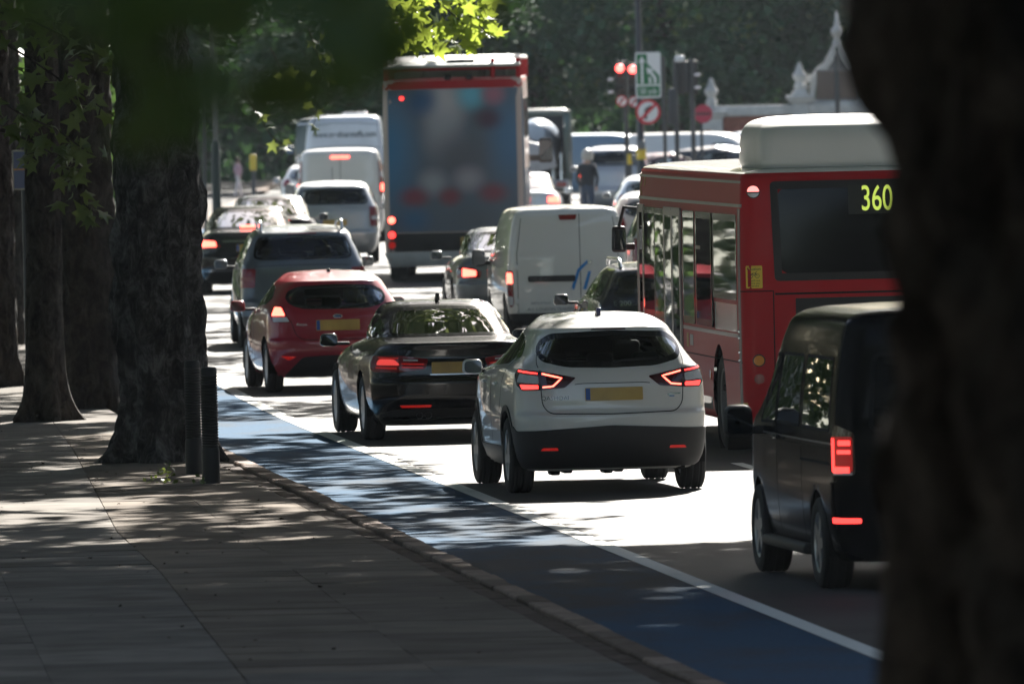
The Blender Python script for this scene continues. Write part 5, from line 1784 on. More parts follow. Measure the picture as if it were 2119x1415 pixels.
def signal_head(root, x, y, z, red=True, back=False):
    """three-light head on a backing board"""
    h_ = rbox('signal_head', (x, y, z), (.24, .22, .86), .03, M_BLACK, root)
    f = -1 if not back else 1
    for k, dz in enumerate((.27, 0, -.27)):
        lit = red and k == 0
        l = lathe('signal_lens', [(.0, .012), (.06, .008), (.10, 0)], M_SIG_RED if lit else M_SIG_OFF, h_, 20, 'Y', (0, 0, 0))
        l.location = (x, y + f * .115, z + dz)
        if back:
            l.rotation_euler = (0, 0, math.pi)
        vs, fs = [], []
        n = 14
        for i in range(n + 1):
            a = math.pi * (-.08 + 1.16 * i / n)
            for d in (.11, .30):
                vs.append((x + .112 * math.cos(a), y + f * d, z + dz + .112 * math.sin(a) - (.02 if d > .2 else 0)))
        for i in range(n):
            fs.append((2 * i, 2 * i + 1, 2 * i + 3, 2 * i + 2))
        mesh_obj('visor', vs, fs, M_BLACK, h_, smooth=True)
    return h_


SY = 290.0
sk = FPX / SY


def at(px, py, Y):
    """world X, Z of a photograph pixel at a distance"""
    x, y = px - 1059.5, py - 707.5
    dx = x * math.cos(ROLL) - y * math.sin(ROLL)
    yy = x * math.sin(ROLL) + y * math.cos(ROLL) + 707.5
    return dx * Y / FPX, CAM_H - (yy - 119.3) * Y / FPX


for i, (px, py, lb) in enumerate(((1283, 165, 'traffic signal with red light and small round plate, standing clear of the green sign'), (1309, 167, 'traffic signal with red light half hidden by the green lane sign'))):
    x, z = at(px, py, SY + i * 3)
    y = SY + i * 3
    root = thing('traffic_signal', lb, 'traffic light', (x, y, 0), 0, 'traffic signals at the junction')
    tube('pole', [(.13, .14, 0), (.13, .14, z + .5)], .057, M_POLE, root, 12)
    signal_head(root, 0, 0, z)
    for dz in (.12, -.25):
        rbox('bracket', (.07, .10, z + dz), (.14, .06, .05), .01, M_POLE, root)
    if i == 0:
        for dz in (-.0, -.30):
            rbox('side_visor', (-.23, .05, z + dz), (.14, .12, .07), .03, M_CLEAR, root)
    round_sign(root, .03, z - .52, .135, -.12)

x, _ = at(1327, 330, SY - 4)
root = thing('lamp_column', 'tall grey lamp column carrying the green lane sign and round sign', 'lamp post', (x, SY - 4, 0))
tube('column', [(0, 0, 0), (0, 0, 1.3), (0, 0, 1.35), (0, 0, 9.0)], [.11, .11, .085, .06], M_POLE, root, 16)
tube('arm', [(0, 0, 8.9), (0, -.6, 9.3), (0, -1.5, 9.4)], .035, M_POLE, root, 10)
rbox('lantern', (0, -1.8, 9.38), (.28, .7, .14), .05, M_POLEG, root)
zz = at(1327, 318, SY - 4)[1]
lathe('yellow_band', [(.115, zz - .14), (.115, zz + .14)], YEL, root, 16)
# green sign with two merging lanes and its distance plate
sx, sz = at(1341, 156, SY - 4)
sx -= x
a = R(0)
board = flat('lane_sign', soften([(sx - .30, sz - .54), (sx + .30, sz - .54), (sx + .30, sz + .54), (sx - .30, sz + .54)], .05, 3), -.12, M_SIGNW, root, .02)
flat('sign_field', soften([(sx - .265, sz - .22), (sx + .265, sz - .22), (sx + .265, sz - .02), (sx - .02, sz + .28), (sx - .02, sz + .50), (sx - .265, sz + .50)], .02, 2), -.142, M_SIGNG, board, .004)
flat('distance_plate', soften([(sx - .265, sz - .50), (sx + .265, sz - .50), (sx + .265, sz - .26), (sx - .265, sz - .26)], .02, 2), -.142, M_SIGNG, board, .004)
flat('lane_arrow', [(sx - .17, sz - .20), (sx - .115, sz - .20), (sx - .115, sz + .30), (sx - .06, sz + .30), (sx - .142, sz + .45), (sx - .225, sz + .30), (sx - .17, sz + .30)], -.147, M_SIGNW, board, .003)
flat('lane_arrow', [(sx + .13, sz - .20), (sx + .195, sz - .20), (sx + .195, sz - .06), (sx + .085, sz + .09), (sx + .13, sz + .13), (sx - .04, sz + .18), (sx - .01, sz + .01), (sx + .035, sz + .05), (sx + .13, sz - .09)], -.147, M_SIGNW, board, .003)
flat('lane_arrow', [(sx + .015, sz - .20), (sx + .07, sz - .20), (sx + .07, sz - .07), (sx + .015, sz - .03)], -.147, M_SIGNW, board, .003)
vs, fs = text_mesh('50 yds', .20)
mesh_obj('lettering', [(sx + v[0] * .80, -.148, sz - .385 + v[1]) for v in vs], fs, M_SIGNW, board)
rx, rz = at(1341, 232, SY - 4)
round_sign(root, rx - x, rz, .295, -.12)
rbox('cabinet', (0, -.12, at(1327, 300, SY - 4)[1]), (.2, .15, .22), .02, M_POLEG, root)

x, _ = at(1303, 330, SY - 8)
zz = at(1303, 330, SY - 8)[1]
root = thing('marker_post', 'slim post with yellow band and grey box beside the lamp column', 'post', (x, SY - 8, 0))
tube('post', [(0, 0, 0), (0, 0, zz + .2)], .045, M_POLE, root, 12)
lathe('yellow_band', [(.055, zz - .12), (.055, zz + .12)], YEL, root, 14)
rbox('box', (.10, 0, zz + .03), (.12, .10, .16), .015, M_POLEG, root)

# signals seen from behind
for i, (px, top, lb, hd) in enumerate(((1372, 118, 'slim dark pole next to the green lane sign', False), (1397, 120, 'dark signal pole with pale cap between slimmer poles', True), (1431, 122, 'dark signal pole with silver visors beside the no entry sign', True))):
    y = SY + 6 + 2 * i
    x, zt = at(px, top, y)
    root = thing('signal_pole', lb, 'pole', (x, y, 0), 0, 'dark poles at the junction')
    tube('pole', [(0, 0, 0), (0, 0, zt)], .06 if i else .045, M_POLE, root, 12)
    if hd:
        h_ = signal_head(root, .12 if i == 1 else .02, .14, zt - .48, False, True)
        if i == 1:
            rbox('pale_cap', (.11, -.02, zt - .03), (.24, .16, .16), .04, simple('cap_pale', (.60, .63, .66), .4), root)
            rbox('relay_box', (-.10, .03, zt - 1.2), (.2, .16, .9), .03, M_POLE, root)
        else:
            for dz in (-.40, -.72):
                rbox('visor_cap', (.13, -.05, zt + dz), (.16, .14, .07), .03, M_CLEAR, root)
            rbox('relay_box', (-.16, .03, zt - .45), (.12, .14, .8), .03, M_POLE, root)
x, z = at(1455, 236, SY + 14)
root = thing('no_entry_sign', 'red round sign with dark bar on a short pole near the gateway', 'sign', (x, SY + 14, 0))
tube('pole', [(-.05, .05, 0), (-.05, .05, z + .2)], .04, M_POLE, root, 10)
s_ = flat('sign_disc', disc_poly(0, z, .235, 28), -.01, simple('sign_red_back', (.42, .03, .07), .4), root, .02)
flat('sign_bar', [(-.19, z - .035), (.19, z - .035), (.19, z + .035), (-.19, z + .035)], -.032, simple('sign_bar_dark', (.09, .02, .03), .5), s_, .003)

# brown board seen from behind
x, z = at(1732, 176, 318)
root = thing('direction_board', 'brown backed road sign board on a dark post in front of the stone gateway', 'sign', (x, 318, 0))
tube('post', [(0, -.08, 0), (0, -.08, z + .75)], .065, M_POLE, root, 12)
rbox('board', (0, 0, z), (1.08, .03, .80), .01, M_SIGNBROWN, root)
for dz in (-.39, .38):
    rbox('board_rail', (0, -.025, z + dz), (1.08, .03, .05), .008, M_SIGNBK, root)

# ------------------------------------------------------------------ stone and brick boundary wall with finials
M_STONE = stone_mat('portland_stone', (.38, .38, .37), (.55, .54, .52), 3, .8, .1, (.16, .16, .15))
M_BRICK = stone_mat('red_brick', (.17, .065, .048), (.27, .11, .08), 8, .85, .25, (.12, .05, .04))
WYY = 346.0


def finial(root, x, z, k=1.0, y=0):
    return lathe('finial', [(.24 * k, z), (.24 * k, z + .08 * k), (.16 * k, z + .14 * k), (.17 * k, z + .28 * k), (.11 * k, z + .36 * k), (.12 * k, z + .40 * k), (.20 * k, z + .52 * k), (.20 * k, z + .60 * k), (.12 * k, z + .70 * k), (.11 * k, z + .76 * k), (.06 * k, z + .90 * k), (.0, z + .98 * k)], M_STONE, root, 16, 'Z', (x, y, 0))


x0 = at(1480, 240, WYY)[0]
wall = thing('boundary_wall', 'stone and red brick boundary wall with ball finials beyond the bus', 'wall', (0, WYY, 0))
zc = at(1560, 228, WYY)[1]
xs = [x0 - .1, at(1655, 205, WYY)[0], at(1800, 205, WYY)[0] + .8, 13.5, 17.0]
for i, (a, b_) in enumerate(zip(xs[:-1], xs[1:])):
    rbox('brick_panel', ((a + b_) / 2, .05, zc / 2 - .05), (b_ - a, .30, zc - .1), 0, M_BRICK, wall)
    rbox('coping', ((a + b_) / 2, .05, zc - .02), (b_ - a, .52, .30), .03, M_STONE, wall)
for i, xx in enumerate(xs):
    zt = zc - .10 if i == 0 else at(1650, 205, WYY)[1]
    rbox('pier', (xx, 0, zt / 2), (.62 if i == 0 else .46, .56, zt), .03, M_STONE, wall)
    rbox('pier_cap', (xx, 0, zt + .05), (.86 if i == 0 else .80, .8, .12), .03, M_STONE, wall)
    rbox('pier_cap', (xx, 0, zt - .06), (.74 if i == 0 else .66, .68, .10), .03, M_STONE, wall)
    finial(wall, xx, zt + .11, .98)
    if i == 0:
        for zz in (zt - .55, zt - .95):
            rbox('brick_band', (xx - .18, -.02, zz), (.30, .56, .22), .0, M_BRICK, wall)
# gateway gable
gx, gz = at(1732, 25, WYY)
gate = thing('gateway', 'ornate pale stone gateway with scrolled gable and spire finial', 'gateway', (gx, WYY + .4, 0))
for sg in (1, -1):
    rbox('pier', (sg * .80, 0, 1.2), (.34, .5, 2.4), .03, M_STONE, gate)
    rbox('pier_cap', (sg * .80, 0, 2.45), (.60, .64, .14), .03, M_STONE, gate)
    # scrolled gable side as a thick curved band
    pts = [(sg * .86, 2.5), (sg * .80, 3.02), (sg * .78, 3.20), (sg * .62, 3.42), (sg * .42, 3.55), (sg * .30, 3.76), (sg * .20, 3.98), (sg * .09, 4.14)]
    inn = [(sg * .02, 3.88), (sg * .10, 3.68), (sg * .22, 3.50), (sg * .34, 3.34), (sg * .47, 3.18), (sg * .56, 3.02), (sg * .64, 2.95), (sg * .70, 2.5)]
    prism('gable_scroll', pts + inn, -.16, .16, M_STONE, gate, 'XZ', .02)
    finial(gate, sg * .98, 2.50, .72)
    for (cx, cz, rr) in ((.80, 3.12, .12), (.60, 3.22, .11), (.47, 3.42, .10), (.28, 3.66, .08)):
        lathe('volute', [(rr, -.2), (rr, .2)], M_STONE, gate, 16, 'Y', (sg * cx, 0, cz))
rbox('lintel', (0, 0, 2.44), (1.5, .5, .14), .03, M_STONE, gate)
prism('gable_panel', [(-.66, 2.5), (.66, 2.5), (.56, 3.05), (.30, 3.45), (.02, 3.95), (-.02, 3.95), (-.30, 3.45), (-.56, 3.05)], .02, .12, simple('gable_slate', (.085, .09, .10), .7, var=.2), gate, 'XZ')
lathe('spire', [(.16, 4.0), (.15, 4.15), (.10, 4.22), (.10, 4.28), (.16, 4.36), (.19, 4.46), (.15, 4.56), (.09, 4.62), (.10, 4.68), (.07, 4.74), (.055, 4.95), (.03, gz), (.0, gz + .02)], M_STONE, gate, 18)
# timber gates below
for k in range(8):
    rbox('gate_board', (-.56 + .16 * k, .02, 1.15), (.15, .05, 2.3), .01, simple('gate_slate', (.07, .075, .085), .6), gate)

# ------------------------------------------------------------------ posts on the left pavement
X, Y, s = G(452, 520)
X2 = at(448, 400, 250)[0]
root = thing('street_lamp', 'dark green lamp post with pale shaft behind the black saloon', 'lamp post', (X2, 250, .1), 0)
tube('base', [(0, 0, 0), (0, 0, 2.18), (0, 0, 2.24)], [.10, .085, .06], simple('post_green', (.015, .03, .03), .5), root, 14)
tube('shaft', [(0, 0, 2.2), (0, 0, 7.0)], .05, M_POLEG, root, 12)
rbox('lantern', (0, 0, 7.1), (.4, .4, .4), .08, M_POLEG, root)
X2 = at(424, 380, 222)[0]
root = thing('sign_post', 'thin grey post right at the edge of the big trunk', 'post', (X2, 222, .1))
tube('pole', [(0, 0, 0), (0, 0, 4.0)], .035, M_POLEG, root, 10)
rbox('plate', (0, -.05, 3.8), (.4, .02, .3), .01, M_SIGNBK, root)
X2, Z2 = at(524, 345, 300)
root = thing('beacon_post', 'yellow box on a dark pole beyond the parked queue', 'post', (X2, 300, .1))
tube('pole', [(0, 0, 0), (0, 0, Z2)], .05, M_POLE, root, 10)
rbox('yellow_box', (0, -.08, Z2), (.17, .12, .40), .03, simple('box_yellow', (.55, .40, .04), .5), root)
X2, Z2 = at(50, 352, 152)
root = thing('information_sign', 'blue grey notice with an orange line behind the slim left trunk', 'sign', (X2, 152, .1))
tube('post', [(0, .03, 0), (0, .03, Z2 + .3)], .04, M_POLE, root, 10)
rbox('notice_frame', (.02, 0, Z2 - .1), (.34, .03, .50), .01, simple('notice_frame', (.30, .30, .24), .5), root)
p_ = flat('notice', [(-.13, Z2 - .33), (.17, Z2 - .33), (.17, Z2 + .13), (-.13, Z2 + .13)], -.017, simple('notice_blue', (.10, .13, .22), .5, var=.1), root, .003)
flat('notice_line', [(-.13, Z2 - .10), (.17, Z2 - .10), (.17, Z2 - .085), (-.13, Z2 - .085)], -.0205, simple('notice_orange', (.55, .25, .04), .5), p_, .001)
# ------------------------------------------------------------------ trees
def bark_mat(name, c0, c1, c2):
    m, n, b = nodes_of(name)
    tc = n.nodes.new('ShaderNodeTexCoord')
    mp = n.nodes.new('ShaderNodeMapping'); mp.inputs['Scale'].default_value = (1, 1, .62)
    no = n.nodes.new('ShaderNodeTexNoise'); no.inputs['Scale'].default_value = 6.5; no.inputs['Detail'].default_value = 12; no.inputs['Roughness'].default_value = .78; no.inputs['Distortion'].default_value = .6
    vo = n.nodes.new('ShaderNodeTexVoronoi'); vo.inputs['Scale'].default_value = 14; vo.feature = 'F1'
    cr = n.nodes.new('ShaderNodeValToRGB')
    cr.color_ramp.elements[0].color = (*c0, 1); cr.color_ramp.elements[0].position = .42
    cr.color_ramp.elements[1].color = (*c2, 1); cr.color_ramp.elements[1].position = .66
    e = cr.color_ramp.elements.new(.5); e.color = (*c1, 1)
    ad = n.nodes.new('ShaderNodeMath'); ad.operation = 'MULTIPLY_ADD'; ad.inputs[1].default_value = -.6
    bp = n.nodes.new('ShaderNodeBump'); bp.inputs['Strength'].default_value = 1.0; bp.inputs['Distance'].default_value = .09
    n.links.new(tc.outputs['Object'], mp.inputs[0]); n.links.new(mp.outputs[0], no.inputs['Vector']); n.links.new(mp.outputs[0], vo.inputs['Vector'])
    n.links.new(no.outputs[0], cr.inputs[0]); n.links.new(cr.outputs[0], b.inputs['Base Color'])
    n.links.new(vo.outputs['Distance'], ad.inputs[0]); n.links.new(no.outputs[0], ad.inputs[2])
    n.links.new(ad.outputs[0], bp.inputs['Height']); n.links.new(bp.outputs[0], b.inputs['Normal'])
    b.inputs['Roughness'].default_value = .9
    b.inputs['Specular IOR Level'].default_value = .25
    return m


def leaf_mat(name, c0, c1, trans, tw=.4, rough=.42):
    m = bpy.data.materials.new(name)
    m.use_nodes = True
    n = m.node_tree
    b = n.nodes['Principled BSDF']
    o = n.nodes['Material Output']
    tc = n.nodes.new('ShaderNodeTexCoord')
    no = n.nodes.new('ShaderNodeTexNoise'); no.inputs['Scale'].default_value = 1.3; no.inputs['Detail'].default_value = 4
    mx = n.nodes.new('ShaderNodeMix'); mx.data_type = 'RGBA'
    mx.inputs['A'].default_value = (*c0, 1); mx.inputs['B'].default_value = (*c1, 1)
    mr = n.nodes.new('ShaderNodeMapRange'); mr.inputs['From Min'].default_value = .3; mr.inputs['From Max'].default_value = .7
    tr = n.nodes.new('ShaderNodeBsdfTranslucent'); tr.inputs[0].default_value = (*trans, 1)
    ms = n.nodes.new('ShaderNodeMixShader'); ms.inputs[0].default_value = tw
    n.links.new(tc.outputs['Object'], no.inputs['Vector']); n.links.new(no.outputs[0], mr.inputs['Value'])
    n.links.new(mr.outputs[0], mx.inputs['Factor']); n.links.new(mx.outputs['Result'], b.inputs['Base Color'])
    b.inputs['Roughness'].default_value = rough
    n.links.new(b.outputs[0], ms.inputs[1]); n.links.new(tr.outputs[0], ms.inputs[2]); n.links.new(ms.outputs[0], o.inputs[0])
    return m


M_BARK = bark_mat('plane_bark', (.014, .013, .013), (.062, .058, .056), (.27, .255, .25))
M_BARKN = bark_mat('plane_bark_shade', (.008, .007, .007), (.024, .022, .021), (.075, .07, .066))  # darker copy of the bark, deep shade put into its colour
M_BARK2 = bark_mat('plane_bark_brown', (.022, .018, .014), (.052, .043, .034), (.11, .095, .078))
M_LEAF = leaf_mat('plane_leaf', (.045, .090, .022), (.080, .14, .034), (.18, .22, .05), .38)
M_LEAFSUN = leaf_mat('plane_leaf_sunlit', (.07, .13, .03), (.11, .18, .04), (.42, .52, .07), .5)  # brighter copy of the plane leaf, sunlight put into its colour
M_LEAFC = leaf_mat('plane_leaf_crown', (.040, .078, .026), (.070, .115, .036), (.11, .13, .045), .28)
M_LEAFD = leaf_mat('leaf_dark', (.028, .060, .024), (.055, .10, .038), (.08, .15, .03), .25)
M_LEAFBG = leaf_mat('leaf_park', (.018, .060, .038), (.060, .135, .065), (.06, .13, .04), .25, .85)

LOBES = [(-165, .26), (-128, .60), (-98, .34), (-58, .86), (-30, .42), (0, 1.0), (30, .42), (58, .86), (98, .34), (128, .60), (165, .26)]


def leaf_shape(kind):
    if kind == 'lobed':
        v = [(0, 0, 0)] + [(r_ * math.cos(R(a)) * .55, r_ * math.sin(R(a)) * .55, -.18 * abs(r_ * math.sin(R(a))) ** 1.3 - .06 * r_) for a, r_ in LOBES]
        t = [(0, i, i + 1) for i in range(1, len(LOBES))] + [(0, len(LOBES), 1)]
    else:
        v = [(-.5, 0, 0), (0, -.36, -.06), (.5, 0, -.05), (0, .36, -.06)]
        t = [(0, 1, 2), (0, 2, 3)]
    return np.array(v), np.array(t)


def rot_mats(N, rng, tilt=.9, face=None):
    """random frames whose normal leans from straight up (or from 'face')"""
    n = rng.normal(size=(N, 3)) * tilt + np.array(face if face is not None else (0, 0, 1.0))
    n /= np.linalg.norm(n, axis=1, keepdims=True)
    a = rng.normal(size=(N, 3))
    a -= (a * n).sum(1, keepdims=True) * n
    a /= np.linalg.norm(a, axis=1, keepdims=True)
    b = np.cross(n, a)
    return np.stack([a, b, n], 2)


def leaf_cloud(name, C, size, mat, parent, kind='rhomb', seed=1, tilt=.9, var=.35):
    rng = np.random.default_rng(seed)
    v, t = leaf_shape(kind)
    N = len(C)
    M = rot_mats(N, rng, tilt)
    s = size * (1 + var * rng.uniform(-1, 1, N))
    V = np.einsum('nij,kj->nki', M, v) * s[:, None, None] + np.asarray(C)[:, None, :]
    T = t[None] + (np.arange(N) * len(v))[:, None, None]
    return fast_mesh(name, V.reshape(-1, 3), T.reshape(-1, 3), mat, parent)


def trunk_mesh(name, r0, r1, hgt, mat, parent, seed, flare=.55, lean=(0, 0), nt=56, nz=90, rough=.07, roots=5):
    vs, fs = [], []
    for k in range(nz + 1):
        z = -.15 + (hgt + .15) * (k / nz) ** 1.15
        t = max(0, z) / hgt
        rr = r0 + (r1 - r0) * t
        for i in range(nt):
            a = 2 * math.pi * i / nt
            fl = flare * math.exp(-max(z, 0) / .38) * (.55 + .45 * math.sin(roots * a + seed))
            fl += .9 * flare * math.exp(-max(z, 0) / .16) * max(0, math.sin(roots * a + seed)) ** 2
            p = Vector((math.cos(a) * 2.2 + seed, math.sin(a) * 2.2, z * .9))
            nn = noise.fractal(p * 1.0, 1.0, 2.0, 4) * rough * 1.1 + abs(noise.noise(Vector((p.x * 3, p.y * 3, z * 2.2)))) * rough * .9
            nn += (noise.noise(Vector((p.x * 6, p.y * 6, z * 7)))) * rough * .5 + noise.noise(Vector((p.x * 2.2, p.y * 2.2, z * 4.5 + 9))) * rough * .5
            q = rr * (1 + fl) + nn * (r0 / .45)
            vs.append((q * math.cos(a) + lean[0] * z, q * math.sin(a) + lean[1] * z, z))
    for k in range(nz):
        for i in range(nt):
            j = (i + 1) % nt
            fs.append((k * nt + i, k * nt + j, (k + 1) * nt + j, (k + 1) * nt + i))
    fs.append([nz * nt + i for i in range(nt)])
    return mesh_obj(name, vs, fs, mat, parent, smooth=True)


def limbs(root, top, targets, r_, mat, seed=0):
    rnd = random.Random(seed)
    for tx, ty, tz in targets:
        a = Vector(top)
        b = Vector((tx, ty, tz))
        m = a.lerp(b, .5) + Vector((rnd.uniform(-.4, .4), rnd.uniform(-.4, .4), .5))
        vs, fs = tube_mesh([a, a.lerp(m, .5) + Vector((0, 0, .2)), m, m.lerp(b, .6), b], [r_, r_ * .8, r_ * .6, r_ * .4, r_ * .15], 8)
        mesh_obj('limb', vs, fs, mat, root, smooth=True)


TREES = []


def plane_tree(label, X, Y, r0, hgt=6.0, mat=None, seed=1, flare=.5, group='plane trees along the footway', lean=(0, 0), detail=1.0, rough=.07, reach=3.0):
    z = zg(Y) + .06
    root = thing('plane_tree', label, 'tree', (X, Y, z), 0, group)
    trunk_mesh('trunk', r0, r0 * .82, hgt, mat or M_BARK, root, seed, flare, lean, int(64 * detail), int(100 * detail), rough)
    rnd = random.Random(seed)
    top = (lean[0] * hgt, lean[1] * hgt, hgt - .2)
    limbs(root, top, [(top[0] + reach * math.cos(a), top[1] + reach * math.sin(a), hgt + rnd.uniform(1, 3.5)) for a in (seed, seed + 1.4, seed + 2.7, seed + 4.0, seed + 5.2)], r0 * .5, mat or M_BARK, seed)
    TREES.append((root, X, Y))
    return root


X1, Y1, _ = G(332, 957, .1)
t_main = plane_tree('massive dark plane tree trunk with knobbly bark behind the two bollards', X1, Y1 + .42, .40, 6.5, M_BARK, 3.3, .42, rough=.085)
X3, Y3, _ = G(92, 872, .1)
t_slim = plane_tree('slim brown tree trunk with root flare at the left of the footway', X3, Y3 + .2, .20, 6.5, M_BARK2, 1.2, .75, rough=.03, lean=(.012, 0))
X2, Y2, _ = G(184, 846, .1)
t_mid = plane_tree('dark plane tree trunk between the slim brown trunk and the massive one', X2, Y2 + .3, .33, 6.5, M_BARK2, 5.1, .15, rough=.05)
t_left = plane_tree('dim tree trunk at the far left edge behind the slim brown trunk', *G(-8, 800, .1)[:2], .26, 6.5, M_BARK2, 2.4, .3, rough=.05)
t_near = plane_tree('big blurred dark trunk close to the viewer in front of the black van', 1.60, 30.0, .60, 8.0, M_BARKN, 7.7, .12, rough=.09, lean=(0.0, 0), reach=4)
t_hang = plane_tree('tree whose blurred dark leaves hang across the top of the view', -2.7, 15.5, .30, 4.5, M_BARK2, 4.2, .2, rough=.05, reach=2.0, detail=.7)
t_sun = plane_tree('plane tree with sunlit yellow green leaves above the open top bus', -7.1, 168.0, .35, 7.0, M_BARK2, 6.2, .2, rough=.05, reach=4, detail=.7)
t_r1 = plane_tree('plane tree on the far side of the street spreading over the roadway', 10.5, 112.0, .42, 7.0, M_BARK, 8.1, .2, reach=5, detail=.5)
t_l1 = plane_tree('plane tree on the footway nearer than the bollards spreading over the kerb', -8.0, 96.0, .42, 6.5, M_BARK, 9.3, .2, reach=5, detail=.5)
t_r2 = plane_tree('plane tree on the far side of the street nearer than the black van', 10.5, 84.0, .42, 7.0, M_BARK, 10.4, .2, reach=5, detail=.5)

# leaves overhead: spread through the crowns so that the street lies in dappled and deep shade
KX, KY = math.sin(SUN_AZ) / math.tan(SUN_EL), math.cos(SUN_AZ) / math.tan(SUN_EL)
rng = np.random.default_rng(5)
N = 800000
xs = rng.uniform(-10, 11, N)
ys = rng.uniform(58, 235, N)
wx = np.interp(ys, _Y, _W)
kx = wx - KERB
rel = xs - wx
D = np.zeros(N)
edge = 96.6 + .35 * np.sin(xs * 1.7) + .25 * np.sin(xs * 4.1 + 1)
deep = ys < edge
dc = np.array([noise.fractal(Vector((a * .5, b * .30, 7)), 1.0, 2.0, 3) for a, b in zip(xs[deep], ys[deep])])
D[deep] = np.clip(6.3 + 4.2 * dc, 4.0, 9) * np.where(ys[deep] < 87, 1.6, 1.0)
clump = np.array([noise.fractal(Vector((a * 1.1, b * .42, 0)), 1.0, 2.0, 3) for a, b in zip(xs[~deep], ys[~deep])])
cl = np.zeros(N)
cl[~deep] = clump
lane = (~deep) & (rel > -KERB) & (rel < .15) & (ys < 128)
D[lane] = np.clip(1.5 + 4.5 * cl[lane], 0, 4.0)
foot = (~deep) & (rel <= -KERB) & (ys < 130)
D[foot] = np.clip(2.8 + 5.5 * cl[foot], .2, 5.5)
D[foot & (xs < -4.7)] = 5.5
str_ = foot & (ys > 100.5) & (ys < 107.5) & (xs < -3.2) & (xs > -5.4)
D[str_] = np.clip(.55 + 2.6 * cl[str_], 0, 2.0)
fringe = (~deep) & (rel >= .15) & (rel < 1.6) & (ys < 101)
D[fringe] = np.clip(-.15 + 1.8 * cl[fringe], 0, 1.2)
fr2 = (~deep) & (rel >= .15) & (rel < .9) & (ys >= 101) & (ys < 118)
D[fr2] = np.clip(-.1 + 1.5 * cl[fr2], 0, .8)
far = (ys > 132) & (rel > -KERB - 1.0) & (rel < 7.5)
bands = np.sin(ys * .33 + 1.2 * np.sin(ys * .11)) + .8 * np.sin(ys * .83 + xs * .5 + 2)
D[far] = np.clip((.8 * bands[far] + .35 + 2.6 * cl[far]), 0, 3.0)
AREA = 21 * 177
leafA = .34 * .34 * .36 * 2 * .5 * 1.0        # mean shaded area of one leaf
keep = rng.uniform(0, 1, N) < D * AREA / (N * .045)
xs, ys = xs[keep], ys[keep]
zs = np.where(deep[keep], np.where((ys > 92.5) & (rng.uniform(0, 1, len(xs)) < .5), rng.uniform(7, 10, len(xs)), rng.uniform(12, 23, len(xs))), np.where(foot[keep], rng.uniform(7.5, 15, len(xs)), rng.uniform(6.5, 13, len(xs))))
CX, CY = xs + KX * zs, ys + KY * zs
CR = np.stack([CX, CY, zs], 1)
cand = [t for t in TREES if t[0] in (t_main, t_mid, t_slim, t_r1, t_l1, t_r2, t_sun)]
dist = np.stack([np.hypot(CX - t[1], (CY - t[2]) * .8) for t in cand], 1)
own = dist.argmin(1)
for k, (root, X, Y) in enumerate(cand):
    P = CR[own == k] - np.array((X, Y, root.location.z))
    if len(P):
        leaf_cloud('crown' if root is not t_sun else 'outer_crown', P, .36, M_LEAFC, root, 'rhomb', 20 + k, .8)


def ellipsoid_leaves(n, c, rad, seed, nclump=60, spread=.9):
    g = np.random.default_rng(seed)
    d = g.normal(size=(nclump, 3))
    d /= np.linalg.norm(d, axis=1, keepdims=True)
    q = d * (g.uniform(.25, 1, (nclump, 1)) ** .5) * np.array(rad) + np.array(c)
    idx = g.integers(0, nclump, n)
    return q[idx] + g.normal(size=(n, 3)) * spread * np.array((1, 1, .6))


leaf_cloud('crown', ellipsoid_leaves(9000, (0, 0, 8.5), (7, 7, 2.4), 31), .45, M_LEAF, t_near, 'rhomb', 31)
leaf_cloud('crown', ellipsoid_leaves(9000, (2, 5, 6.0), (5, 8, 1.4), 32, 70, .8), .42, M_LEAF, t_hang, 'rhomb', 32)
pts = ellipsoid_leaves(4500, (0, 0, 9.0), (5, 6, 2.4), 33)
pts = pts[pts[:, 2] > 5.6]
leaf_cloud('crown', pts, .36, M_LEAFC, t_sun, 'rhomb', 33)
pts = ellipsoid_leaves(3000, (-1, 0, 8.0), (3, 4, 2.0), 34)
pts = pts[pts[:, 2] > 5.2]
leaf_cloud('crown', pts, .36, M_LEAFC, t_left, 'rhomb', 34)

# unseen avenue trees, added to deepen the shade and darken reflections
av = plane_tree('plane tree lining the street, added out of view to deepen the shade', -9.0, 72.0, .40, 6.5, M_BARK, 11.7, .2, reach=5, detail=.4, group='avenue trees added out of view')
leaf_cloud('crown', ellipsoid_leaves(9000, (0, 0, 8.0), (7, 7, 3.0), 35, 80, 1.0), .50, M_LEAFC, av, 'rhomb', 35)
for k, (X, Y) in enumerate(((-9, 50), (-9.5, 28), (-9, 6), (-8, -16), (24, 0), (23, 26), (21.5, 52), (20.5, 74), (-10, 151), (-10.5, 166), (-10.5, 184), (-11, 203), (-11, 224), (-11, 246))):
    c_ = copy_tree(av)
    c_.location = (X, Y, (2.33 if Y < 0 else zg(Y)) + .06)
    c_.rotation_euler = (0, 0, 1.1 * k)
    if Y > 100:
        c_.scale = (1, 1, 1.16)
    c_['label'] = 'plane tree lining the street out of view around the viewer'
av['label'] = 'plane tree lining the street out of view around the viewer'

# low branches whose leaves one can pick out
lv, lt = leaf_shape('lobed')
leaf_data = bpy.data.meshes.new('leaf')
leaf_data.from_pydata([tuple(v) for v in lv], [], [tuple(t) for t in lt])
leaf_data.materials.append(M_LEAF)
leaf_data.polygons.foreach_set('use_smooth', np.ones(len(leaf_data.polygons), dtype=bool))


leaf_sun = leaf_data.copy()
leaf_sun.materials[0] = M_LEAFSUN


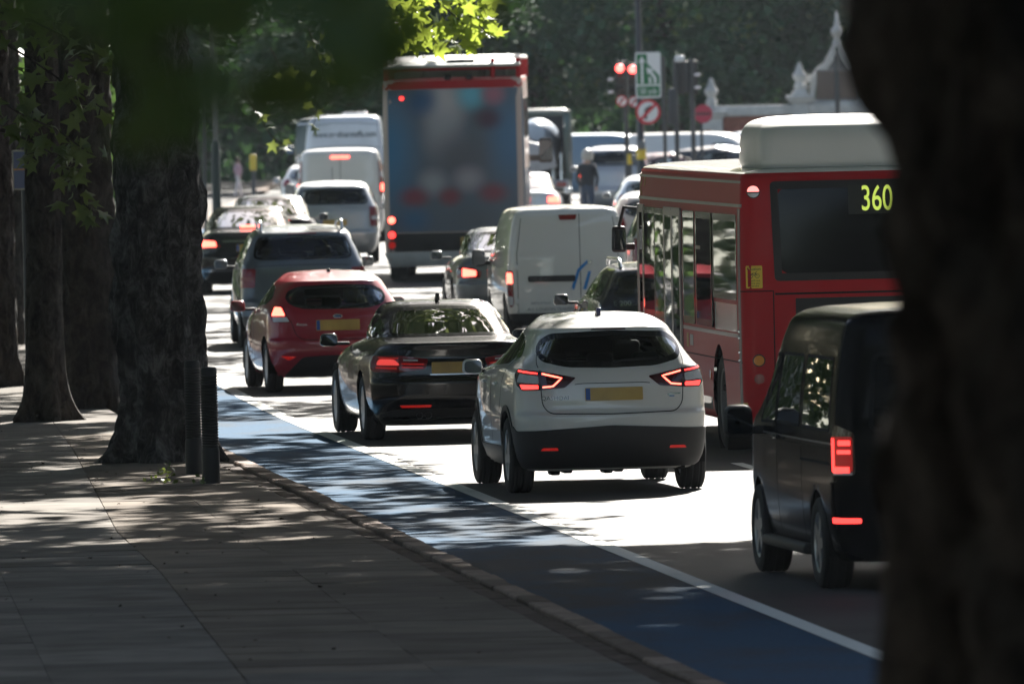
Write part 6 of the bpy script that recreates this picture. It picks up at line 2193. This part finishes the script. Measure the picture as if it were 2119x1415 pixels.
def spray(root, name, twigs, n_per, size, Yd, seed, face=(0, -.55, .45), depth=.5, scatter=.10, data=None):
    """leafy branch: twigs as photograph pixels at a distance, single leaves along them"""
    rnd = random.Random(seed)
    g = np.random.default_rng(seed)
    o = Vector(root.location)
    for tw, n in zip(twigs, n_per):
        dy = rnd.uniform(-depth, depth)
        path = []
        pos = []
        for (px, py) in tw:
            x, z = at(px, py, Yd + dy)
            path.append(Vector((x, Yd + dy + rnd.uniform(-.1, .1), z)) - o)
        vs, fs = tube_mesh(path, [.014 * (1 - .7 * i / len(path)) * size / .15 for i in range(len(path))], 5)
        br = mesh_obj(name, vs, fs, M_BARK2, root, smooth=True)
        for q in range(n):
            t = rnd.uniform(.05, 1.0) * (len(path) - 1)
            i = min(int(t), len(path) - 2)
            p = path[i].lerp(path[i + 1], t - i) + Vector((rnd.gauss(0, scatter), rnd.gauss(0, scatter * 1.5), rnd.gauss(-.03, scatter * .8)))
            pos.append(p)
        M = rot_mats(len(pos), g, .55, face)
        for p, m in zip(pos, M):
            l = link(bpy.data.objects.new('leaf', data or leaf_data), br)
            mm = Matrix(m.tolist()).to_4x4()
            s = size * rnd.uniform(.7, 1.25)
            l.matrix_local = Matrix.Translation(p) @ mm @ Matrix.Scale(s * 1.8, 4)


spray(t_main, 'branch', [[(-40, 60), (60, 120), (160, 190), (250, 250)], [(-40, 180), (40, 235), (120, 270), (200, 330)], [(0, 270), (60, 290), (110, 320)], [(110, 300), (140, 350), (170, 420), (215, 455)], [(-30, 20), (60, 40), (140, 80), (230, 130)], [(60, -20), (180, 30), (300, 60)]],
      [34, 34, 18, 34, 34, 26], .15, 119.0, 51)
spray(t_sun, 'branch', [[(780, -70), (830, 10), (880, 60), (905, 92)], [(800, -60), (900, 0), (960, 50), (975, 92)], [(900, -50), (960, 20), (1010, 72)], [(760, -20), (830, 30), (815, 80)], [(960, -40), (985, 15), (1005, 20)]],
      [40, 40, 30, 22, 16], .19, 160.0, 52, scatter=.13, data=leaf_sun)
spray(t_sun, 'branch', [[(640, -20), (690, 90), (705, 165)], [(640, 60), (670, 150), (660, 175)], [(500, 180), (560, 280), (598, 310)], [(610, 200), (655, 235), (648, 262)], [(560, 100), (600, 180), (640, 190)]],
      [7, 5, 6, 5, 6], .14, 172.0, 53)
# the blurred leaves close to the lens
def hanging(root, Yd, spots, seed):
    rnd = random.Random(seed)
    g = np.random.default_rng(seed)
    o = Vector(root.location)
    path = [Vector((at(px, py, Yd)[0], Yd + .15, at(px, py, Yd)[1])) - o for px, py in ((-900, -420), (-100, -180), (350, -40), (700, -50), (1080, -130))]
    vs, fs = tube_mesh(path, [.02, .014, .010, .007, .004], 6)
    br = mesh_obj('branch', vs, fs, M_BARK2, root, smooth=True)
    M = rot_mats(len(spots), g, .30, (0, -1.0, .15))
    for (px, py, k), m in zip(spots, M):
        yy = Yd + rnd.uniform(-.35, .35)
        x, z = at(px, py, yy)
        l = link(bpy.data.objects.new('leaf', leaf_data), br)
        l.matrix_local = Matrix.Translation(Vector((x, yy, z)) - o) @ Matrix(m.tolist()).to_4x4() @ Matrix.Scale(.140 * k, 4)


hanging(t_hang, 15.3, [(470, 60, 1.2), (700, 70, 1.1), (770, 110, 1.1), (810, 150, .9), (570, 165, 1.1), (455, 180, 1.1), (330, 195, 1.1), (300, 265, .8), (400, 255, .8), (355, 270, .7), (270, 285, .6),
                      (620, 200, .9), (710, 170, 1.0), (535, 225, .7), (820, 50, 1.0), (750, 20, 1.1), (650, 0, 1.1), (260, 110, 1.0), (420, 10, 1.2), (1035, 35, .55), (290, 20, 1.1), (840, 100, .8),
                      (560, -20, 1.2), (330, -40, 1.2), (470, -50, 1.2), (780, -40, 1.1), (180, 30, .9), (60, -10, 1.0), (1050, -20, .6), (120, -60, 1.1)], 54)

# ------------------------------------------------------------------ trees of the park behind the junction
bgspec = [(-21, 372, 'leafy park tree'), (-15.5, 362, ''), (-10, 378, ''), (-4.5, 366, ''), (0.8, 374, ''), (5.0, 362, ''), (7.6, 372, ''), (11.0, 364, ''), (15.5, 376, ''), (20, 366, '')]
where = ['furthest out of view to the left', 'left of the big trunk, beyond the hedge', 'beyond the black saloon with brake lights', 'above the tall lettered van', 'right behind the open top bus', 'between the open top bus and the traffic signals', 'right behind the signal poles', 'behind the stone gateway', 'right of the stone gateway', 'furthest out of view to the right']
for k, ((X, Y, _), w) in enumerate(zip(bgspec, where)):
    root = thing('park_tree', 'dark green park tree ' + w, 'tree', (X, Y, 0), 0, 'park trees beyond the junction')
    trunk_mesh('trunk', .42, .26, 7.0, M_BARK2, root, k * 1.7, .2, (.06 * math.sin(k * 2.1), 0), 20, 30, .05)
    limbs(root, (.06 * math.sin(k * 2.1) * 5, 0, 5), [(2.5 * math.cos(a), 2.5 * math.sin(a), 8) for a in (k, k + 2, k + 4)], .18, M_BARK2, k)
    P = ellipsoid_leaves(15000, (0, 0, 6.4), (4.2, 4.2, 4.6), 100 + k, 80, .70)
    P = P[P[:, 2] > .9]
    leaf_cloud('crown', P, .30, M_LEAFBG, root, 'rhomb', 200 + k, .6)
    if k in (4, 5, 6, 7):
        P = ellipsoid_leaves(90, (0, -3.4, 4.0), (3.5, .5, 1.8), 300 + k, 9, .35)
        leaf_cloud('young_leaves', P, .32, M_LEAF, root, 'lobed', 310 + k, 1.0)
g = np.random.default_rng(77)
P = np.stack([g.uniform(-60, 60, 52000), g.uniform(390, 402, 52000), g.uniform(0, 13, 52000)], 1)
tag(leaf_cloud('woodland', P, .55, M_LEAFBG, None, 'rhomb', 78, 1.2), 'dense dark woodland filling the back of the view', 'woodland', kind='stuff')
tag(mesh_obj('woodland_backing', [(-90, 404, -.05), (90, 404, -.05), (90, 414, 13), (-90, 414, 13), (-90, 420, -.05), (90, 420, -.05)], [(0, 1, 2, 3), (3, 2, 5, 4)], simple('backing_dark', (.018, .024, .014), .95, var=.4, scale=1.0)), None, None, kind='structure')  # dark bank added behind the leaves to close off sky gaps

# hedge along the back of the left footway
P = np.stack([g.uniform(-1.0, 1.0, 30000), g.uniform(-44, 95, 30000), g.uniform(0, 1, 30000) ** .8 * 7.5], 1)
hd = thing('hedge', 'tall dark hedge along the back of the left footway', 'hedge', (-8.3, 138, .08))
leaf_cloud('foliage', P, .30, M_LEAFD, hd, 'rhomb', 81, 1.2)
for k in range(16):
    tube('stem', [(0, 3 + 6 * k, 0), (.1, 3 + 6 * k, 3.6)], .05, M_BARK2, hd, 6)

P = np.stack([g.uniform(-1.5, 1.5, 26000), g.uniform(0, 175, 26000), g.uniform(0, 12.0, 26000)], 1)  # unseen foliage added to block the sky in side reflections
hd = thing('hedge', 'tall hedge added out of view on the left to darken reflections', 'hedge', (-13.5, -36, .6))
leaf_cloud('foliage', P, .65, M_LEAFD, hd, 'rhomb', 82, 1.2)
P = np.stack([g.uniform(-60, 60, 24000), g.uniform(-2.5, 2.5, 24000), g.uniform(0, 8.5, 24000)], 1)  # unseen foliage added to darken what the car rears reflect
hd = thing('hedge', 'tall hedge added out of view behind the viewer to darken reflections', 'hedge', (0, -48, 2.2))
leaf_cloud('foliage', P, 1.0, M_LEAFD, hd, 'rhomb', 83, 1.2)

P = np.stack([g.uniform(-2.5, 2.5, 42000), g.uniform(0, 340, 42000), g.uniform(0, 16, 42000)], 1)  # unseen foliage added to block sky light from the right
hd = thing('hedge', 'tall belt of greenery added out of view on the right to darken the shade', 'hedge', (27, -40, 0))
leaf_cloud('foliage', P, .95, M_LEAFD, hd, 'rhomb', 84, 1.2)

# litter: fallen leaves and twigs on the footway
P = []
for _ in range(170):
    Y = g.uniform(77, 128)
    X = g.uniform(-5.5, WX(Y) - KERB - .2)
    P.append((X, Y, .112))
lit = leaf_cloud('fallen_leaves', np.array(P), .055, simple('dry_leaf', (.055, .04, .022), .9, var=.4), None, 'lobed', 91, .25)
tag(lit, 'small dry leaves scattered over the footway', 'leaves', kind='stuff')
P = []
for (px, py) in ((345, 978), (350, 985), (333, 982), (340, 1000), (312, 1001), (420, 1003), (352, 972), (362, 1003)):
    X, Y, s = G(px, py, .1)
    for _ in range(9):
        P.append((X + g.normal() * .03, Y + g.normal() * .05, .11 + abs(g.normal()) * .03))
tag(leaf_cloud('weeds', np.array(P), .05, M_LEAF, None, 'rhomb', 92, 1.2), 'small green weeds in the joints near the bollards', 'weeds', kind='stuff')
# ------------------------------------------------------------------ people
SKIN = simple('skin', (.45, .28, .21), .6)


def person(label, loc, heading, top, legs, hair, stride=.18, arm=(.12, .05), helmet=None):
    J = {'pelvis': (0, 0, .95), 'waist': (0, 0, 1.10), 'chest': (.02, 0, 1.33), 'neck': (.02, 0, 1.48), 'head': (.04, 0, 1.56), 'crown': (.04, 0, 1.70)}
    r_ = {'pelvis': .135, 'waist': .12, 'chest': .145, 'neck': .05, 'head': .075, 'crown': .07}
    E_ = [('pelvis', 'waist'), ('waist', 'chest'), ('chest', 'neck'), ('neck', 'head'), ('head', 'crown')]
    for s, sg in (('l', 1), ('r', -1)):
        st = stride * sg
        J.update({'sh' + s: (.0, .17 * sg, 1.41), 'el' + s: (-arm[0] * sg * .4, .23 * sg, 1.14), 'wr' + s: (arm[0] * sg + .1, .22 * sg, .93), 'hd' + s: (arm[0] * sg + .14, .21 * sg, .85),
                  'hp' + s: (0, .095 * sg, .90), 'kn' + s: (st * .6 + .03, .10 * sg, .50), 'an' + s: (st - .02, .10 * sg, .10), 'to' + s: (st + .16, .11 * sg, .045)})
        r_.update({'sh' + s: .065, 'el' + s: .045, 'wr' + s: .032, 'hd' + s: .036, 'hp' + s: .09, 'kn' + s: .062, 'an' + s: .045, 'to' + s: .04})
        E_ += [('chest', 'sh' + s), ('sh' + s, 'el' + s), ('el' + s, 'wr' + s), ('wr' + s, 'hd' + s), ('pelvis', 'hp' + s), ('hp' + s, 'kn' + s), ('kn' + s, 'an' + s), ('an' + s, 'to' + s)]
    ks = list(J)
    me = bpy.data.meshes.new('person')
    me.from_pydata([J[k] for k in ks], [(ks.index(a), ks.index(b)) for a, b in E_], [])
    ob = bpy.data.objects.new('person', me)
    COL.objects.link(ob)
    md = ob.modifiers.new('skin', 'SKIN')
    ob.modifiers.new('sub', 'SUBSURF').render_levels = 2
    ob.modifiers['sub'].levels = 2
    for i, k in enumerate(ks):
        sv = me.skin_vertices[0].data[i]
        sv.radius = (r_[k], r_[k] * (1.25 if k in ('chest', 'waist', 'pelvis') else 1.0))
        sv.use_root = k == 'pelvis'
    dg = bpy.context.evaluated_depsgraph_get()
    res = bpy.data.meshes.new_from_object(ob.evaluated_get(dg))
    bpy.data.objects.remove(ob)
    res.materials.clear()
    for m in (SKIN, top, legs, M_BLACK):
        res.materials.append(m)
    for p in res.polygons:
        c = p.center
        i = 0
        if c.z < .09:
            i = 3
        elif c.z < .98 and abs(c.y) < .185:
            i = 2
        elif .98 <= c.z < 1.47 or (c.z > .95 and abs(c.y) > .1):
            i = 1
        p.material_index = i
        p.use_smooth = True
    o = link(bpy.data.objects.new('person', res))
    o.location = loc
    o.rotation_euler = (0, 0, math.pi / 2 - R(heading))
    tag(o, label, 'person')
    if helmet:
        lathe('helmet', [(.12, 1.55), (.135, 1.62), (.13, 1.72), (.09, 1.79), (.0, 1.82)], helmet, o, 16, 'Z', (.04, 0, 0))
    else:
        lathe('hair', [(.085, 1.56), (.095, 1.64), (.088, 1.72), (.05, 1.775), (.0, 1.785)], hair, o, 16, 'Z', (.025, 0, 0))
    return o


PINK = simple('cloth_pink', (.50, .33, .38), .8)
PALEC = simple('cloth_pale', (.62, .58, .60), .8)
DARKC = simple('cloth_dark', (.025, .028, .035), .8)
DENIM = simple('cloth_denim', (.05, .07, .11), .85)
HAIR = simple('hair_brown', (.05, .03, .02), .6)
x_, z_ = at(493, 400, 345)
person('small person in a dusty pink top on the sunlit footway far beyond the black saloon', (x_, 345, .1), 60, PINK, PALEC, HAIR, .22).scale = (.66, .66, .66)
x_, z_ = at(1216, 400, 275)
person('person in dark clothes and helmet between the queues near the silver people carrier', (x_, 275, 0), 20, DARKC, DENIM, HAIR, .10, helmet=simple('helmet_pale', (.45, .42, .38), .4))
# ------------------------------------------------------------------ summer haze
hz = bpy.data.materials.new('haze')
hz.use_nodes = True
hn = hz.node_tree
hn.nodes.clear()
ho = hn.nodes.new('ShaderNodeOutputMaterial')
hv = hn.nodes.new('ShaderNodeVolumePrincipled')
hv.inputs['Color'].default_value = (.80, .90, 1.0, 1)
hv.inputs['Density'].default_value = .00007
hv.inputs['Anisotropy'].default_value = 0.0
hn.links.new(hv.outputs[0], ho.inputs['Volume'])
bm = bmesh.new()
bmesh.ops.create_cube(bm, size=1.0)
for v in bm.verts:
    v.co = Vector((v.co.x * 5000, v.co.y * 4000 + 800, -2.0 + (v.co.z + .5) * 26))
hob = bm_obj('haze', bm, hz, None, smooth=False)
hob['kind'] = 'stuff'
hob['label'] = 'thin pale summer haze over the whole street'
hob['category'] = 'haze'
